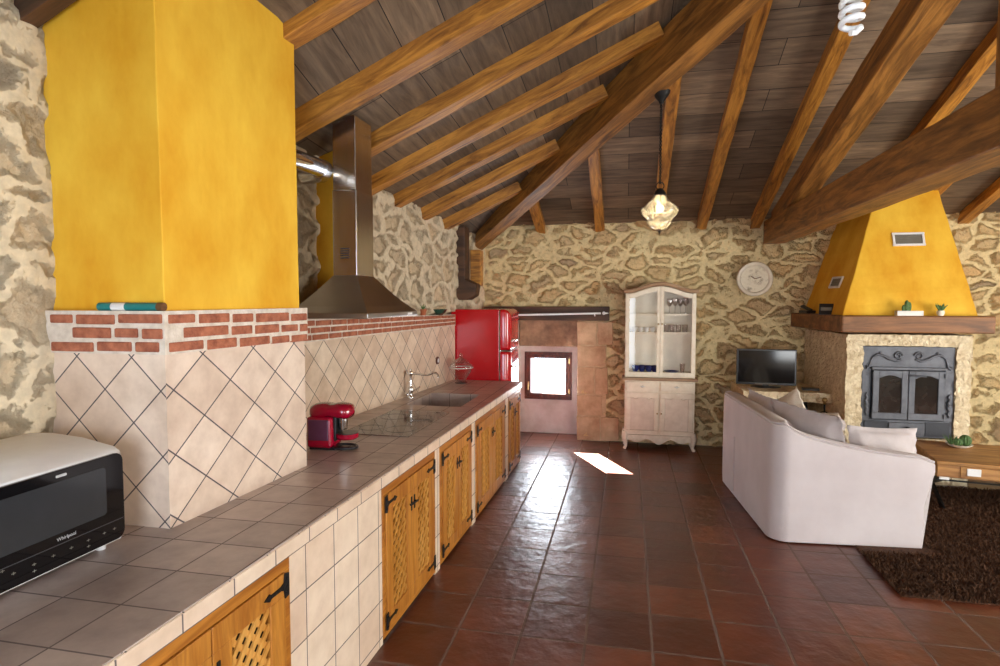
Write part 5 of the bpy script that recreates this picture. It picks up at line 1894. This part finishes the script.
GPI = 'cushions on the loveseat'
pillow('back_cushion', M['cushion'], 'large grey cushion leaning in the near corner of the loveseat', 0.68, 0.52, 0.22, sofa_pt(0.40, 0.42, 0.66), sofa_dir(0.42, -0.9, -0.05), sofa_dir(-0.35, -0.10, 1), GPI)
pillow('back_cushion', M['cushion'], 'large grey cushion against the loveseat back at its far end', 0.62, 0.50, 0.20, sofa_pt(0.28, 1.05, 0.66), sofa_dir(0.05, -1, 0), sofa_dir(-0.28, 0, 1), GPI)
pillow('throw_pillow', M['cream_cotton'], 'cream striped throw pillow standing on its corner behind the grey cushions', 0.42, 0.42, 0.13, sofa_pt(0.50, 1.10, 0.68), sofa_dir(0.25, -0.85, 0.45), sofa_dir(-0.25, 0.40, 0.9), GPI)
pillow('throw_pillow', M['cream_cotton'], 'cream throw pillow peeking over the large near grey cushion', 0.42, 0.40, 0.13, sofa_pt(0.60, 0.66, 0.63), sofa_dir(0.35, -0.9, 0.12), sofa_dir(-0.30, 0.05, 0.95), GPI)
pillow('arm_cushion', M['cushion'], 'grey cushion resting along the near arm of the loveseat', 0.50, 0.42, 0.16, sofa_pt(0.86, 0.30, 0.57), sofa_dir(1, 0.10, -0.04), sofa_dir(0.0, 0.20, 1), GPI)

# ------------------------------------------------------------------ rug
rg = thing('shag_rug', 'dark brown shaggy rug under the coffee table', 'rug', (2.8, 4.7, 0))
RX0, RX1, RY0, RY1 = 1.56, 3.9, 3.73, 5.95
MB().box(RX0, RX1, RY0, RY1, 0.0, 0.012).build('rug_backing', M['rug'], rg)
nt_ = 80000
xs_ = rng.uniform(RX0 - 0.01, RX1 + 0.01, nt_)
ys_ = rng.uniform(RY0 - 0.01, RY1 + 0.01, nt_)
ca, sa = math.cos(-math.radians(4.6)), math.sin(-math.radians(4.6))
lxs = (xs_ - 1.0) * ca - (ys_ - 4.385) * sa
lys = (xs_ - 1.0) * sa + (ys_ - 4.385) * ca
keep = ~((lxs > -0.02) & (lxs < SD + 0.05) & (lys > -0.02) & (lys < SL + 0.02))
xs_, ys_ = xs_[keep], ys_[keep]
nt_ = len(xs_)
an = rng.uniform(0, 2 * math.pi, nt_)
le = rng.uniform(0.006, 0.032, nt_)
la = rng.uniform(0, 2 * math.pi, nt_)
hh = rng.uniform(0.026, 0.046, nt_)
wd = rng.uniform(0.003, 0.006, nt_)
lxs, lys = lxs[keep], lys[keep]
hh = np.where((lys > -0.13) & (lys < 0) & (lxs < SD + 0.1), hh * 0.35, hh)
wx, wy = np.cos(an) * wd, np.sin(an) * wd
tv_ = np.zeros((nt_, 5, 3))
for kk, (f, ws, hz) in enumerate(((0, -1, 0.008), (0, 1, 0.008), (0.45, 0.9, 0.7), (0.45, -0.9, 0.7), (1.0, 0, 1.0))):
    tv_[:, kk, 0] = xs_ + np.cos(la) * le * f + wx * ws
    tv_[:, kk, 1] = ys_ + np.sin(la) * le * f + wy * ws
    tv_[:, kk, 2] = hz * hh if hz > 0.1 else hz
tv_ -= np.array([2.8, 4.7, 0])
base_i = (np.arange(nt_) * 5)[:, None]
quads = (base_i + np.array([[0, 1, 2, 3]])).tolist()
tris = (base_i + np.array([[3, 2, 4]])).tolist()
me = bpy.data.meshes.new('pile')
me.from_pydata(tv_.reshape(-1, 3).tolist(), [], quads + tris)
me.materials.append(M['rug'])
po = bpy.data.objects.new('pile', me)
COL.objects.link(po)
po.parent = rg
po['kind'] = 'stuff'

# ------------------------------------------------------------------ coffee table
ctb = thing('coffee_table', 'low oak coffee table with dark crossed metal legs on the shag rug', 'coffee table', (2.43, 5.30, 0.0), math.radians(-10))
TW, TD, TZ0, TZ1 = 1.25, 0.80, 0.29, 0.42
MB().box(0, TW, 0, TD, TZ1 - 0.03, TZ1).build('tabletop', M['oak'], ctb, world=False, bevel=0.006)
MB().box(0.008, TW - 0.008, 0.012, TD - 0.01, TZ0, TZ1 - 0.03).build('apron_box', M['oak_side'], ctb, world=False, bevel=0.004)
dwr = MB().box(0.16, TW - 0.16, 0.004, 0.014, TZ0 + 0.012, TZ1 - 0.036).build('drawer', M['oak_side'], ctb, world=False, bevel=0.003)
MB().box(0.20, 0.29, -0.006, 0.004, TZ0 + 0.030, TZ0 + 0.088).build('white_pull_plate', M['paper'], dwr, world=False, bevel=0.002)
MB().box(0.02, 0.085, -0.010, 0.006, TZ0 - 0.014, TZ0 + 0.006).build('corner_bracket', M['paper'], ctb, world=False, bevel=0.002)
for xx in (0.06, TW - 0.06):
    for s in (0, 1):
        MB().bar((xx + 0.012 * s, 0.03 + s * (TD - 0.06), TZ0), (xx + 0.012 * s, TD - 0.03 - s * (TD - 0.06), 0.012), 0.055, 0.012, up=(1, 0, 0)).build('crossed_leg', M['iron'], ctb, world=False)
MB().box(-0.0, TW, 0.0, 0.018, TZ0 - 0.026, TZ0 - 0.016).build('lower_rail', M['iron'], ctb, world=False)
cbw = thing('cactus_dish', 'white dish with round green cacti on the coffee table', 'cactus dish', (2.84, 5.83, TZ1))
MB().lathe([(0.0, 0), (0.05, 0), (0.085, 0.018), (0.10, 0.032), (0.094, 0.032), (0.06, 0.012), (0, 0.012)], n=26).build('dish', M['white_glaze'], cbw, world=False, smooth=50)


def ribbed(mb, c, r, hz, n=12):
    rings = []
    for i in range(9):
        t_ = math.pi * (0.04 + 0.92 * i / 8)
        rings.append([(c[0] + r * math.sin(t_) * (1 + 0.10 * math.cos(n * 2 * math.pi * k / 48)) * math.cos(2 * math.pi * k / 48), c[1] + r * math.sin(t_) * (1 + 0.10 * math.cos(n * 2 * math.pi * k / 48)) * math.sin(2 * math.pi * k / 48), c[2] - hz * math.cos(t_)) for k in range(48)])
    mb.loft(rings)


for (x, y, r, hz) in ((0.045, 0.0, 0.042, 0.050), (-0.015, -0.012, 0.033, 0.034)):
    rb = MB()
    ribbed(rb, (x, y, 0.012 + hz), r, hz)
    rb.build('ball_cactus', M['cactus'], cbw, world=False, smooth=60)
lf = MB()
for i in range(10):
    a = i * 0.63
    lf.tube([(-0.06, 0.01, 0.012), (-0.06 + 0.03 * math.cos(a), 0.01 + 0.03 * math.sin(a), 0.06), (-0.068 + 0.055 * math.cos(a), 0.01 + 0.055 * math.sin(a), 0.10)], [0.006, 0.006, 0.001], 5)
lf.build('spiky_succulent', M['cactus'], cbw, world=False, smooth=60)
